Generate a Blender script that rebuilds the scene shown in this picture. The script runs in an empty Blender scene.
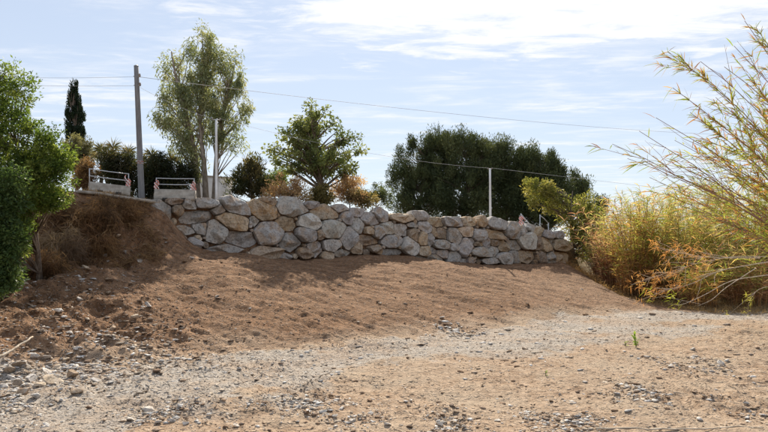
import bpy, bmesh, math, random
import numpy as np
from mathutils import Vector, Matrix

random.seed(7)
RNG = np.random.default_rng(11)
scene = bpy.context.scene
COL = scene.collection

# ------------------------------------------------------------------ camera
EYE = 1.7
F_PX, CX, HZ = 620.0, 384.0, 250.0          # focal length, centre and horizon in photo pixels
cam_d = bpy.data.cameras.new('camera')
cam = bpy.data.objects.new('camera', cam_d)
COL.objects.link(cam)
cam.location = (0, 0, EYE)
cam.rotation_euler = (math.radians(90), 0, 0)
cam_d.sensor_width = 36.0
cam_d.lens = F_PX / 768.0 * 36.0
cam_d.shift_y = (HZ - 216.0) / 768.0
cam_d.clip_start = 0.1
cam_d.clip_end = 6000
scene.camera = cam

# ------------------------------------------------------------------ world and sun
SUN_EL, SUN_AZ = math.radians(38), math.radians(1)     # azimuth to the right of the view (+Y)
world = bpy.data.worlds.new('World')
scene.world = world
world.use_nodes = True


def node(nt, kind, **kw):
    n = nt.nodes.new(kind)
    for k, v in kw.items():
        setattr(n, k, v)
    return n


def math_node(nt, op, a, b=None, c=None, clamp=False):
    n = nt.nodes.new('ShaderNodeMath')
    n.operation = op
    n.use_clamp = clamp
    for i, v in enumerate((a, b, c)):
        if v is None:
            continue
        if isinstance(v, (int, float)):
            n.inputs[i].default_value = v
        else:
            nt.links.new(v, n.inputs[i])
    return n.outputs[0]


def mix_col(nt, fac, a, b, mode='MIX'):
    n = nt.nodes.new('ShaderNodeMix')
    n.data_type = 'RGBA'
    n.blend_type = mode
    for sock, v in ((n.inputs[0], fac), (n.inputs[6], a), (n.inputs[7], b)):
        if isinstance(v, (int, float)):
            sock.default_value = v
        elif isinstance(v, tuple):
            sock.default_value = (*v, 1) if len(v) == 3 else v
        else:
            nt.links.new(v, sock)
    return n.outputs[2]


def noise_tex(nt, vec, scale, detail=4, rough=0.55, dist=0.0, dims='3D'):
    n = nt.nodes.new('ShaderNodeTexNoise')
    n.noise_dimensions = dims
    n.inputs['Scale'].default_value = scale
    n.inputs['Detail'].default_value = detail
    n.inputs['Roughness'].default_value = rough
    n.inputs['Distortion'].default_value = dist
    if vec is not None:
        nt.links.new(vec, n.inputs['Vector'])
    return n.outputs['Fac']


def smooth_step(nt, v, lo, hi):
    n = nt.nodes.new('ShaderNodeMapRange')
    n.interpolation_type = 'SMOOTHSTEP'
    n.inputs[1].default_value = lo
    n.inputs[2].default_value = hi
    nt.links.new(v, n.inputs[0])
    return n.outputs[0]


def build_world():
    nt = world.node_tree
    nt.nodes.clear()
    L = nt.links
    sky = node(nt, 'ShaderNodeTexSky', sky_type='NISHITA', sun_disc=False)
    sky.sun_elevation = SUN_EL
    sky.sun_rotation = SUN_AZ
    sky.air_density = 1.1
    sky.dust_density = 0.15
    sky.ozone_density = 1.5
    tc = node(nt, 'ShaderNodeTexCoord')
    sep = node(nt, 'ShaderNodeSeparateXYZ')
    L.new(tc.outputs['Generated'], sep.inputs[0])
    z = math_node(nt, 'MAXIMUM', sep.outputs[2], 0.02)
    px = math_node(nt, 'DIVIDE', sep.outputs[0], z)
    py = math_node(nt, 'DIVIDE', sep.outputs[1], z)
    comb = node(nt, 'ShaderNodeCombineXYZ')
    L.new(px, comb.inputs[0]); L.new(py, comb.inputs[1])
    plane = comb.outputs[0]
    # thin high cloud, drawn out into streaks on a flat layer
    mp = node(nt, 'ShaderNodeMapping')
    mp.inputs['Rotation'].default_value = (0, 0, math.radians(-14))
    mp.inputs['Scale'].default_value = (0.75, 1.7, 1)
    L.new(plane, mp.inputs[0])
    streak = noise_tex(nt, mp.outputs[0], 1.15, 7, 0.6, 0.6)
    fine = noise_tex(nt, mp.outputs[0], 3.4, 8, 0.62, 0.4)
    veil = smooth_step(nt, streak, 0.40, 0.74)
    veil = math_node(nt, 'MULTIPLY', veil, smooth_step(nt, fine, 0.36, 0.66))
    # one thicker bank of cloud high up, spread to the right
    ex = math_node(nt, 'DIVIDE', math_node(nt, 'SUBTRACT', px, 0.72), 1.35)
    ey = math_node(nt, 'DIVIDE', math_node(nt, 'SUBTRACT', py, 2.3), 0.9)
    rr = math_node(nt, 'SQRT', math_node(nt, 'ADD', math_node(nt, 'MULTIPLY', ex, ex), math_node(nt, 'MULTIPLY', ey, ey)))
    edge = math_node(nt, 'ADD', rr, math_node(nt, 'MULTIPLY', math_node(nt, 'SUBTRACT', fine, 0.5), 2.2))
    edge = math_node(nt, 'ADD', edge, math_node(nt, 'MULTIPLY', math_node(nt, 'SUBTRACT', streak, 0.5), 0.9))
    bank = smooth_step(nt, edge, 1.15, 0.6)
    cloud = math_node(nt, 'MAXIMUM', math_node(nt, 'MULTIPLY', veil, 1.0), math_node(nt, 'MULTIPLY', bank, 0.95), clamp=True)
    # pale haze low in the sky
    haze = smooth_step(nt, sep.outputs[2], 0.5, 0.0)
    haze = math_node(nt, 'ADD', math_node(nt, 'MULTIPLY', haze, 0.15), 0.58)
    base = mix_col(nt, haze, sky.outputs[0], (5.7, 6.2, 7.2))
    col = mix_col(nt, cloud, base, (8.0, 8.1, 8.35))
    bg = node(nt, 'ShaderNodeBackground')
    bg.inputs[1].default_value = 0.077
    L.new(col, bg.inputs[0])
    out = node(nt, 'ShaderNodeOutputWorld')
    L.new(bg.outputs[0], out.inputs[0])


build_world()
sun_d = bpy.data.lights.new('sun', 'SUN')
sun_d.energy = 5.0
sun_d.angle = math.radians(0.53)
sun_d.color = (1.0, 0.91, 0.77)
sun = bpy.data.objects.new('sun', sun_d)
COL.objects.link(sun)
sdir = Vector((math.sin(SUN_AZ) * math.cos(SUN_EL), math.cos(SUN_AZ) * math.cos(SUN_EL), math.sin(SUN_EL)))
sun.rotation_euler = sdir.to_track_quat('Z', 'Y').to_euler()
sun.location = sdir * 60
vs = scene.view_settings
vs.view_transform = 'Standard'
vs.look = 'None'
vs.gamma = 1.0
vs.use_curve_mapping = False
vs.exposure = 0.74
scene.render.engine = 'CYCLES'


# ------------------------------------------------------------------ small helpers
def tag(o, label=None, cat=None, group=None, kind=None):
    if label: o['label'] = label
    if cat: o['category'] = cat
    if group: o['group'] = group
    if kind: o['kind'] = kind
    return o


def empty(name, loc):
    o = bpy.data.objects.new(name, None)
    o.location = loc
    o.empty_display_size = 0.2
    COL.objects.link(o)
    return o


def make_mesh(name, verts, faces, colors=None, smooth=False):
    """verts (N,3); faces list of int arrays (M,k) with equal k each."""
    me = bpy.data.meshes.new(name)
    verts = np.asarray(verts, dtype=np.float32)
    me.vertices.add(len(verts))
    me.vertices.foreach_set('co', verts.ravel())
    if isinstance(faces, np.ndarray):
        faces = [faces]
    faces = [np.asarray(f, dtype=np.int32) for f in faces if len(f)]
    tot = np.concatenate([np.full(len(f), f.shape[1], np.int32) for f in faces])
    idx = np.concatenate([f.ravel() for f in faces])
    me.loops.add(len(idx))
    me.loops.foreach_set('vertex_index', idx)
    me.polygons.add(len(tot))
    st = np.zeros(len(tot), np.int32)
    st[1:] = np.cumsum(tot)[:-1]
    me.polygons.foreach_set('loop_start', st)
    me.polygons.foreach_set('loop_total', tot)
    if smooth:
        me.polygons.foreach_set('use_smooth', np.ones(len(tot), dtype=bool))
    me.update(calc_edges=True)
    if colors is not None:
        a = me.color_attributes.new('Col', 'FLOAT_COLOR', 'POINT')
        c = np.ones((len(verts), 4), np.float32)
        c[:, :3] = colors
        a.data.foreach_set('color', c.ravel())
    return me


def link(name, me, mat, parent=None, loc=None):
    """One mesh object; with a parent the mesh is moved into the parent's frame."""
    if mat: me.materials.append(mat)
    o = bpy.data.objects.new(name, me)
    COL.objects.link(o)
    if parent is not None:
        o.parent = parent
        off = Vector((0, 0, 0))
        p = parent
        while p is not None:
            off += p.location
            p = p.parent
        me.transform(Matrix.Translation(-off))
    elif loc is not None:
        me.transform(Matrix.Translation(-Vector(loc)))
        o.location = loc
    return o


class Geo:
    """collects tubes, boxes and raw faces"""
    def __init__(self):
        self.v, self.q, self.t, self.c, self.n = [], [], [], [], 0

    def add(self, v, quads=None, tris=None, col=None):
        v = np.asarray(v, float).reshape(-1, 3)
        if quads is not None and len(quads): self.q.append(np.asarray(quads, int) + self.n)
        if tris is not None and len(tris): self.t.append(np.asarray(tris, int) + self.n)
        self.v.append(v)
        self.c.append(np.tile(np.asarray(col if col is not None else (1, 1, 1), float), (len(v), 1)) if np.ndim(col) < 2 else np.asarray(col))
        self.n += len(v)

    def tube(self, pts, rad, sides=6, col=None, cap=True):
        pts = np.asarray(pts, float)
        m = len(pts)
        rad = np.broadcast_to(np.asarray(rad, float), (m,))
        tan = np.gradient(pts, axis=0)
        tan /= np.linalg.norm(tan, axis=1, keepdims=True) + 1e-9
        ref = np.array([0, 0, 1.0]) if abs(tan[0][2]) < 0.9 else np.array([1.0, 0, 0])
        a = np.cross(tan, ref); a /= np.linalg.norm(a, axis=1, keepdims=True) + 1e-9
        b = np.cross(tan, a)
        th = np.arange(sides) / sides * 2 * math.pi
        ring = pts[:, None] + rad[:, None, None] * (np.cos(th)[None, :, None] * a[:, None] + np.sin(th)[None, :, None] * b[:, None])
        i = np.arange(m - 1)[:, None] * sides
        j = np.arange(sides)[None]
        j2 = (j + 1) % sides
        q = np.stack([i + j, i + j2, i + sides + j2, i + sides + j], -1).reshape(-1, 4)
        v = ring.reshape(-1, 3)
        tr = []
        if cap:
            v = np.vstack([v, pts[0], pts[-1]])
            k = m * sides
            for s in range(sides):
                tr.append((k, (s + 1) % sides, s))
                tr.append((k + 1, (m - 1) * sides + s, (m - 1) * sides + (s + 1) % sides))
        self.add(v, q, tr, col)

    def box(self, c, size, rot=None, col=None):
        x, y, z = np.asarray(size, float) / 2
        v = np.array([(sx * x, sy * y, sz * z) for sx in (-1, 1) for sy in (-1, 1) for sz in (-1, 1)])
        if rot is not None: v = v @ np.array(rot).T
        q = [(0, 1, 3, 2), (4, 6, 7, 5), (0, 4, 5, 1), (2, 3, 7, 6), (0, 2, 6, 4), (1, 5, 7, 3)]
        self.add(v + np.asarray(c), q, None, col)

    def mesh(self, name, smooth=False, color=True):
        f = []
        if self.q: f.append(np.concatenate(self.q))
        if self.t: f.append(np.concatenate(self.t))
        return make_mesh(name, np.concatenate(self.v), f, np.concatenate(self.c) if color else None, smooth)


# ---- value noise on arrays
_TAB = np.random.default_rng(3).random((256, 256))


def vnoise(x, y):
    xi = np.floor(x).astype(int); yi = np.floor(y).astype(int)
    fx = x - xi; fy = y - yi
    fx = fx * fx * (3 - 2 * fx); fy = fy * fy * (3 - 2 * fy)
    a = _TAB[xi % 256, yi % 256]; b = _TAB[(xi + 1) % 256, yi % 256]
    c = _TAB[xi % 256, (yi + 1) % 256]; d = _TAB[(xi + 1) % 256, (yi + 1) % 256]
    return (a * (1 - fx) + b * fx) * (1 - fy) + (c * (1 - fx) + d * fx) * fy - 0.5


def fbm(x, y, oct=4, gain=0.5):
    s = 0; a = 1.0
    for k in range(oct):
        s = s + a * vnoise(x * 2 ** k + 17.3 * k, y * 2 ** k + 5.1 * k)
        a *= gain
    return s


def sstep(x, lo, hi):
    t = np.clip((x - lo) / (hi - lo), 0, 1)
    return t * t * (3 - 2 * t)


# ------------------------------------------------------------------ where things stand
P0 = np.array([-6.4, 17.0])                      # left end of the boulder wall
P1 = np.array([8.1, 27.0])                       # right end
WLEN = float(np.linalg.norm(P1 - P0))
WD = (P1 - P0) / WLEN                            # along the wall
WN = np.array([WD[1], -WD[0]])                   # out of the wall, towards the river bed
BATTER = 0.16                                    # the face leans back this much per metre


def ray(x, y):
    return np.array([(x - CX) / F_PX, 1.0, (HZ - y) / F_PX])


def px(x, y, Y):
    r = ray(x, y)
    return np.array([r[0] * Y, Y, EYE + r[2] * Y])


def wall_uz(x, y):
    """a photo pixel on the leaning wall face -> metres along the wall, height"""
    r = ray(x, y)
    n = np.array([WN[0], WN[1], BATTER])
    p = np.array([P0[0], P0[1], 1.5])
    t = np.dot(p - np.array([0, 0, EYE]), n) / np.dot(r, n)
    q = np.array([0, 0, EYE]) + r * t
    return float(np.dot(q[:2] - P0, WD)), float(q[2])


def wall_pt(u, z, out=0.0):
    s = -(z - 1.5) * BATTER + out
    q = P0 + WD * u + WN * s
    return np.array([q[0], q[1], z])


BASE_PX = [(60, 258), (100, 250), (128, 232), (148, 212), (165, 222), (178, 234), (195, 246), (210, 252), (240, 253), (265, 258), (300, 259), (330, 259),
           (360, 255), (400, 255), (420, 259), (440, 261), (470, 263), (500, 264), (540, 264), (572, 262)]
TOP_PX = [(60, 188), (88, 192), (130, 198), (150, 200), (200, 201), (230, 200), (260, 201), (300, 202), (345, 206), (380, 211), (430, 215),
          (470, 220), (500, 221), (535, 225), (566, 232)]
_b = np.array([wall_uz(*p) for p in BASE_PX])
_t = np.array([wall_uz(*p) for p in TOP_PX])


def us(X, Y):
    dx, dy = X - P0[0], Y - P0[1]
    return dx * WD[0] + dy * WD[1], dx * WN[0] + dy * WN[1]


def base_z(u):
    return np.interp(u, _b[:, 0], _b[:, 1])


def top_z(u):
    return np.interp(u, _t[:, 0], _t[:, 1]) - 0.06


def ground_smooth(X, Y):
    u, s = us(X, Y)
    zb, zt = base_z(u), top_z(u)
    left = sstep(u, 1.2, -1.4)                    # 1 on the natural bank left of the wall
    # fill slope in front of the wall
    Lf = 7.6 + 1.6 * sstep(u, -2, -6) - 0.5 * sstep(u, 9, 15)
    t = np.clip(s / Lf, 0, 1.0)
    crest = 0.24 + 0.06 * np.sin(u * 0.9) + 0.03 * np.sin(u * 2.3)
    lo = 1 - 0.13 * t / crest
    hi = 0.87 * (1 - (t - crest) / (1 - crest))
    kk = 0.06                                    # rounded crest, crisp toe
    prof = 0.5 * (lo + hi - np.sqrt((lo - hi) ** 2 + kk * kk))
    zfill = np.minimum(zb, 1.62 + 0.0 * u) * np.clip(prof, 0, 1)
    heap = np.maximum(zb - 1.62, 0) * np.exp(-np.maximum(s, 0) / 0.9)
    zl = 1.55 * (1 - np.clip(s / Lf, 0, 1)) ** 0.9 + 1.55 * np.exp(-(np.maximum(s, 0) / 0.95) ** 2)
    zfront = (zfill + heap) * (1 - left) + np.minimum(zl, zt) * left
    # terrace above
    k_w = sstep(s, -0.32, -0.58)
    k_l = sstep(s, 0.5, -0.15)
    k = k_w * (1 - left) + k_l * left
    z = zfront * (1 - k) + zt * k
    z = z + np.clip(-s - 3, 0, 60) * 0.006 * k
    # the fill ends in a shoulder right of the wall; beyond it the reed gully
    edge = 8.15 + 0.35 * np.sin(Y * 0.5) + np.clip(17.5 - Y, 0, 9) * 0.4
    sh = sstep(X, edge - 0.9, edge + 1.5) * sstep(Y, 8, 14)
    far = sstep(-s, 2, 7) * 0.55 * sstep(-s, -1, 7)
    z = z * (1 - sh) + (z * far - 0.12 * (1 - far)) * sh
    return z


def ground_z(X, Y):
    X = np.asarray(X, float); Y = np.asarray(Y, float)
    z = ground_smooth(X, Y)
    u, s = us(X, Y)
    face = sstep(s, -0.2, 0.6) * sstep(s, 9.5, 6.5)
    near = np.exp(-((np.hypot(X, Y) / 60.0) ** 2))
    # broad undulation, clods, drag marks of the digger running down the fill
    z = z + near * 0.10 * fbm(X * 0.45 + 3, Y * 0.45, 3)
    z = z + near * 0.055 * (1 - 0.55 * face * sstep(u, 1.5, 3.5)) * fbm(X * 2.1, Y * 2.1 + 9, 4, 0.6)
    a = math.radians(-28)
    c1 = X * math.cos(a) + Y * math.sin(a); c2 = -X * math.sin(a) + Y * math.cos(a)
    z = z + face * 0.075 * fbm(c1 * 0.5, c2 * 3.4, 5, 0.7)
    calm = 1 - 0.7 * face * sstep(u, 1.5, 3.5)
    patch = calm * sstep(fbm(X * 0.55 + 31, Y * 0.55 + 8, 3), -0.12, 0.3)
    z = z + near * (0.02 + 0.06 * patch) * np.abs(fbm(X * 5.0 + 40, Y * 5.0, 4, 0.65))
    z = z + near * 0.03 * patch * fbm(X * 9.0, Y * 9.0 + 3, 2, 0.6)
    rough = sstep(u, 1.0, -3.0) * sstep(s, 9, 6.5) * sstep(s, -0.4, 0.5)
    z = z + rough * 0.22 * fbm(X * 1.9 + 7, Y * 1.9, 5, 0.65)
    steep = sstep(u, 1.2, -0.6) * sstep(s, 2.2, 1.2) * sstep(s, -0.3, 0.3)
    z = z + steep * 0.45 * fbm(X * 1.6 + 70, Y * 1.6 + 33, 5, 0.7)
    return z


def gz(X, Y):
    return float(ground_z(np.array([X]), np.array([Y]))[0])


def on_ground(x, y, near=3.0, far=60.0):
    """the ground point a photo pixel looks at"""
    r = ray(x, y)
    t = np.geomspace(near, far, 4000)
    g = ground_z(r[0] * t, t)
    below = (EYE + r[2] * t) < g
    k = int(np.argmax(below)) if below.any() else len(t) - 1
    return np.array([r[0] * t[k], t[k], float(g[k])])


GRAVEL = np.array([(-8.0, 5.2), (-3.4, 6.9), (-1.75, 8.9), (1.7, 11.3), (4.9, 14.2), (8.9, 16.6), (16, 19)])


def gravel_mask(X, Y):
    d = np.full(np.shape(X), 1e9)
    for (ax, ay), (bx, by) in zip(GRAVEL[:-1], GRAVEL[1:]):
        vx, vy = bx - ax, by - ay
        t = np.clip(((X - ax) * vx + (Y - ay) * vy) / (vx * vx + vy * vy), 0, 1)
        d = np.minimum(d, np.hypot(X - ax - t * vx, Y - ay - t * vy))
    d = d + 1.9 * fbm(X * 0.75 + 2, Y * 0.75, 5, 0.65)
    return sstep(d - 0.55 * sstep(X, 4.0, 8.0), 1.9, 0.1)


# ------------------------------------------------------------------ materials
def new_mat(name):
    m = bpy.data.materials.new(name)
    m.use_nodes = True
    nt = m.node_tree
    nt.nodes.clear()
    out = node(nt, 'ShaderNodeOutputMaterial')
    return m, nt, out


def principled(nt, out, color, rough=0.9, spec=0.25, normal=None, metallic=0.0):
    b = node(nt, 'ShaderNodeBsdfPrincipled')
    if isinstance(color, tuple): b.inputs['Base Color'].default_value = (*color, 1)
    else: nt.links.new(color, b.inputs['Base Color'])
    if isinstance(rough, (int, float)): b.inputs['Roughness'].default_value = rough
    else: nt.links.new(rough, b.inputs['Roughness'])
    b.inputs['Specular IOR Level'].default_value = spec
    b.inputs['Metallic'].default_value = metallic
    if normal is not None: nt.links.new(normal, b.inputs['Normal'])
    nt.links.new(b.outputs[0], out.inputs[0])
    return b


def bump(nt, height, strength=0.5, dist=0.02, prev=None):
    n = node(nt, 'ShaderNodeBump')
    n.inputs['Strength'].default_value = strength
    n.inputs['Distance'].default_value = dist
    nt.links.new(height, n.inputs['Height'])
    if prev is not None: nt.links.new(prev, n.inputs['Normal'])
    return n.outputs[0]


def ground_material():
    m, nt, out = new_mat('earth_and_gravel')
    L = nt.links
    geo = node(nt, 'ShaderNodeNewGeometry')
    pos = geo.outputs['Position']
    at = node(nt, 'ShaderNodeAttribute', attribute_name='Col')
    sp = node(nt, 'ShaderNodeSeparateColor')
    L.new(at.outputs['Color'], sp.inputs[0])
    grav, tan, veg = sp.outputs[0], sp.outputs[1], sp.outputs[2]
    n1 = noise_tex(nt, pos, 0.8, 5, 0.6)
    n2 = noise_tex(nt, pos, 7.0, 6, 0.65)
    n3 = noise_tex(nt, pos, 38.0, 4, 0.7)
    vo = node(nt, 'ShaderNodeTexVoronoi')
    vo.inputs['Scale'].default_value = 26.0
    L.new(pos, vo.inputs['Vector'])
    vs_ = node(nt, 'ShaderNodeSeparateColor')
    L.new(vo.outputs['Color'], vs_.inputs[0])
    brown = mix_col(nt, smooth_step(nt, n2, 0.3, 0.72), (0.11, 0.057, 0.030), (0.285, 0.162, 0.088))
    brown = mix_col(nt, smooth_step(nt, n1, 0.35, 0.7), brown, mix_col(nt, 0.5, brown, (0.225, 0.126, 0.067)))
    mpd = node(nt, 'ShaderNodeMapping')
    mpd.inputs['Rotation'].default_value = (0, 0, math.radians(30))
    mpd.inputs['Scale'].default_value = (0.5, 3.6, 1.0)
    L.new(pos, mpd.inputs[0])
    drag = noise_tex(nt, mpd.outputs[0], 1.6, 6, 0.7, 0.5)
    brown = mix_col(nt, math_node(nt, 'MULTIPLY', smooth_step(nt, drag, 0.5, 0.68), 0.7), brown, (0.37, 0.225, 0.132))
    brown = mix_col(nt, math_node(nt, 'MULTIPLY', smooth_step(nt, drag, 0.48, 0.3), 0.6), brown, (0.085, 0.042, 0.021))
    tanc = mix_col(nt, smooth_step(nt, n2, 0.3, 0.7), (0.235, 0.152, 0.094), (0.44, 0.325, 0.225))
    tanc = mix_col(nt, smooth_step(nt, n1, 0.4, 0.66), tanc, (0.36, 0.275, 0.195))
    col = mix_col(nt, tan, brown, tanc)
    gcol = mix_col(nt, smooth_step(nt, n3, 0.3, 0.7), (0.24, 0.215, 0.185), (0.46, 0.425, 0.38))
    gcol = mix_col(nt, math_node(nt, 'MULTIPLY', vs_.outputs[0], 0.45), gcol, (0.33, 0.265, 0.2))
    gm = smooth_step(nt, math_node(nt, 'ADD', grav, math_node(nt, 'MULTIPLY', math_node(nt, 'SUBTRACT', n2, 0.5), 0.9)), 0.28, 0.72)
    gm = math_node(nt, 'MULTIPLY', gm, math_node(nt, 'ADD', math_node(nt, 'MULTIPLY', smooth_step(nt, n1, 0.35, 0.6), 0.45), 0.4))
    col = mix_col(nt, gm, col, gcol)
    speck = smooth_step(nt, vs_.outputs[1], 0.9, 0.94)
    col = mix_col(nt, math_node(nt, 'MULTIPLY', speck, math_node(nt, 'MULTIPLY', gm, 0.5)), col, (0.5, 0.47, 0.43))
    dk = smooth_step(nt, n3, 0.4, 0.24)
    col = mix_col(nt, math_node(nt, 'MULTIPLY', dk, 0.55), col, (0.11, 0.075, 0.05))
    grains = []
    for sc in (17.0, 41.0):
        wv = node(nt, 'ShaderNodeVectorMath', operation='ADD')
        wn = nt.nodes.new('ShaderNodeTexNoise'); wn.inputs['Scale'].default_value = sc * 0.7; wn.inputs['Detail'].default_value = 2
        L.new(pos, wn.inputs['Vector'])
        ws = node(nt, 'ShaderNodeVectorMath', operation='SCALE'); ws.inputs['Scale'].default_value = 1.1 / sc
        L.new(wn.outputs['Color'], ws.inputs[0])
        L.new(pos, wv.inputs[0]); L.new(ws.outputs[0], wv.inputs[1])
        v2 = node(nt, 'ShaderNodeTexVoronoi'); v2.inputs['Scale'].default_value = sc
        v2.inputs['Randomness'].default_value = 1.0
        L.new(wv.outputs[0], v2.inputs['Vector'])
        sc2 = node(nt, 'ShaderNodeSeparateColor'); L.new(v2.outputs['Color'], sc2.inputs[0])
        lump_h = smooth_step(nt, v2.outputs['Distance'], 0.62, 0.12)
        is_grain = math_node(nt, 'MULTIPLY', smooth_step(nt, sc2.outputs[1], 0.5, 0.62), lump_h)
        tone = math_node(nt, 'ADD', math_node(nt, 'MULTIPLY', sc2.outputs[0], 0.95), 0.5)
        tn = node(nt, 'ShaderNodeCombineColor')
        for k_ in range(3): L.new(tone, tn.inputs[k_])
        col = mix_col(nt, math_node(nt, 'MULTIPLY', is_grain, 0.85), col, mix_col(nt, 1.0, mix_col(nt, 0.35, col, (0.33, 0.28, 0.23)), tn.outputs[0], 'MULTIPLY'))
        grains.append(math_node(nt, 'MULTIPLY', is_grain, math_node(nt, 'ADD', sc2.outputs[2], 0.3)))
    vegc = mix_col(nt, smooth_step(nt, n2, 0.35, 0.65), (0.10, 0.075, 0.035), (0.22, 0.165, 0.085))
    col = mix_col(nt, veg, col, vegc)
    nrm = bump(nt, n2, 0.6, 0.05)
    nrm = bump(nt, vo.outputs['Distance'], 0.45, 0.018, nrm)
    nrm = bump(nt, n3, 0.8, 0.02, nrm)
    nrm = bump(nt, grains[0], 0.9, 0.03, nrm)
    nrm = bump(nt, grains[1], 0.8, 0.014, nrm)
    principled(nt, out, col, 0.95, 0.1, nrm)
    return m


def rock_material(name, use_attr):
    m, nt, out = new_mat(name)
    L = nt.links
    geo = node(nt, 'ShaderNodeNewGeometry')
    pos = geo.outputs['Position']
    n1 = noise_tex(nt, pos, 3.2, 5, 0.6, 0.6)
    n2 = noise_tex(nt, pos, 17.0, 6, 0.7, 0.3)
    n3 = noise_tex(nt, pos, 70.0, 3, 0.7)
    if use_attr:
        at = node(nt, 'ShaderNodeAttribute', attribute_name='Col')
        base = at.outputs['Color']
    else:
        oi = node(nt, 'ShaderNodeObjectInfo')
        base = oi.outputs['Color']
        # rusty clay skin left on the quarried faces
        rust = math_node(nt, 'MULTIPLY', smooth_step(nt, n1, 0.46, 0.64), oi.outputs['Alpha'])
        base = mix_col(nt, rust, base, (0.46, 0.27, 0.115))
    dark = mix_col(nt, 0.62, base, (0.045, 0.042, 0.04))
    n0 = noise_tex(nt, pos, 5.5, 6, 0.7, 0.8)
    base = mix_col(nt, math_node(nt, 'MULTIPLY', smooth_step(nt, n0, 0.46, 0.66), 0.5), base, mix_col(nt, 0.5, base, (0.66, 0.64, 0.6)))
    base = mix_col(nt, math_node(nt, 'MULTIPLY', smooth_step(nt, n0, 0.47, 0.3), 0.55), base, dark)
    col = mix_col(nt, smooth_step(nt, n2, 0.56, 0.3), base, dark)
    col = mix_col(nt, math_node(nt, 'MULTIPLY', smooth_step(nt, n2, 0.52, 0.72), 0.6), col, mix_col(nt, 0.55, base, (0.62, 0.6, 0.57)))
    col = mix_col(nt, math_node(nt, 'MULTIPLY', smooth_step(nt, n3, 0.58, 0.75), 0.4), col, (0.6, 0.58, 0.55))
    vo = node(nt, 'ShaderNodeTexVoronoi', feature='DISTANCE_TO_EDGE')
    vo.inputs['Scale'].default_value = 3.4
    dn = node(nt, 'ShaderNodeVectorMath', operation='ADD')
    L.new(pos, dn.inputs[0])
    nv = nt.nodes.new('ShaderNodeTexNoise'); nv.inputs['Scale'].default_value = 5.0; nv.inputs['Detail'].default_value = 4
    L.new(pos, nv.inputs['Vector']); L.new(nv.outputs['Color'], dn.inputs[1])
    L.new(dn.outputs[0], vo.inputs['Vector'])
    crack = smooth_step(nt, vo.outputs['Distance'], 0.0, 0.02)
    nrm = bump(nt, crack, 0.35, 0.02)
    nrm = bump(nt, n2, 0.75, 0.06, nrm)
    nrm = bump(nt, n3, 0.5, 0.015, nrm)
    principled(nt, out, col, 0.9, 0.2, nrm)
    return m


def leaf_material(name, translucency=0.45, rough=0.55, spec=0.25, through=(1.25, 1.2, 0.7)):
    m, nt, out = new_mat(name)
    L = nt.links
    at = node(nt, 'ShaderNodeAttribute', attribute_name='Col')
    b = node(nt, 'ShaderNodeBsdfPrincipled')
    L.new(at.outputs['Color'], b.inputs['Base Color'])
    b.inputs['Roughness'].default_value = rough
    b.inputs['Specular IOR Level'].default_value = spec
    tr = node(nt, 'ShaderNodeBsdfTranslucent')
    warm = mix_col(nt, 1.0, at.outputs['Color'], through, 'MULTIPLY')
    L.new(warm, tr.inputs[0])
    mx = node(nt, 'ShaderNodeMixShader')
    mx.inputs[0].default_value = translucency
    L.new(b.outputs[0], mx.inputs[1]); L.new(tr.outputs[0], mx.inputs[2])
    L.new(mx.outputs[0], out.inputs[0])
    return m


def plain_material(name, c1, c2, scale=12.0, rough=0.8, spec=0.3, bump_s=0.3, metallic=0.0, stretch=None):
    m, nt, out = new_mat(name)
    L = nt.links
    geo = node(nt, 'ShaderNodeNewGeometry')
    vec = geo.outputs['Position']
    if stretch:
        mp = node(nt, 'ShaderNodeMapping')
        mp.inputs['Scale'].default_value = stretch
        L.new(vec, mp.inputs[0]); vec = mp.outputs[0]
    n = noise_tex(nt, vec, scale, 6, 0.65)
    col = mix_col(nt, smooth_step(nt, n, 0.3, 0.72), c1, c2)
    principled(nt, out, col, rough, spec, bump(nt, n, bump_s, 0.01), metallic)
    return m


M_GROUND = ground_material()
M_ROCK = rock_material('limestone_boulder', False)
M_PEBBLE = rock_material('loose_stone_mix', True)
M_LEAF = leaf_material('leaf')
M_GLOW = leaf_material('thin_leaf', 0.55)
M_DRY = leaf_material('dry_leaf', 0.5, 0.7, 0.15, (1.2, 1.15, 0.85))
M_DENSE = leaf_material('dense_needle', 0.22, 0.6, 0.2)
M_BARK = plain_material('bark_grey_brown', (0.10, 0.075, 0.055), (0.26, 0.21, 0.165), 9, 0.9, 0.15, 0.6, stretch=(3, 3, 0.6))
M_BARK_PALE = plain_material('bark_smooth_pale', (0.17, 0.135, 0.105), (0.40, 0.35, 0.29), 6, 0.8, 0.2, 0.4, stretch=(2, 2, 0.7))
M_CANE = plain_material('cane_stem', (0.36, 0.25, 0.15), (0.55, 0.42, 0.27), 14, 0.7, 0.3, 0.2)
M_CANE_PINK = plain_material('cane_stem_purplish', (0.24, 0.13, 0.09), (0.36, 0.23, 0.16), 14, 0.7, 0.3, 0.2)
M_POLE = plain_material('weathered_wood_pole', (0.15, 0.15, 0.155), (0.26, 0.255, 0.25), 7, 0.85, 0.2, 0.4, stretch=(6, 6, 0.5))
M_GALV = plain_material('galvanised_steel', (0.42, 0.43, 0.44), (0.60, 0.61, 0.62), 10, 0.5, 0.5, 0.1, 0.35)
M_PAINT = plain_material('white_painted_steel', (0.66, 0.67, 0.67), (0.80, 0.80, 0.79), 5, 0.5, 0.4, 0.1)
M_CONC = plain_material('worn_concrete', (0.29, 0.255, 0.21), (0.47, 0.425, 0.36), 6, 0.92, 0.15, 0.5)
M_CONC_DARK = plain_material('dark_slot', (0.05, 0.045, 0.04), (0.09, 0.08, 0.07), 12, 0.95, 0.1, 0.3)
M_RENDER = plain_material('pale_rendered_wall', (0.50, 0.46, 0.41), (0.66, 0.62, 0.57), 2, 0.9, 0.15, 0.2)
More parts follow.
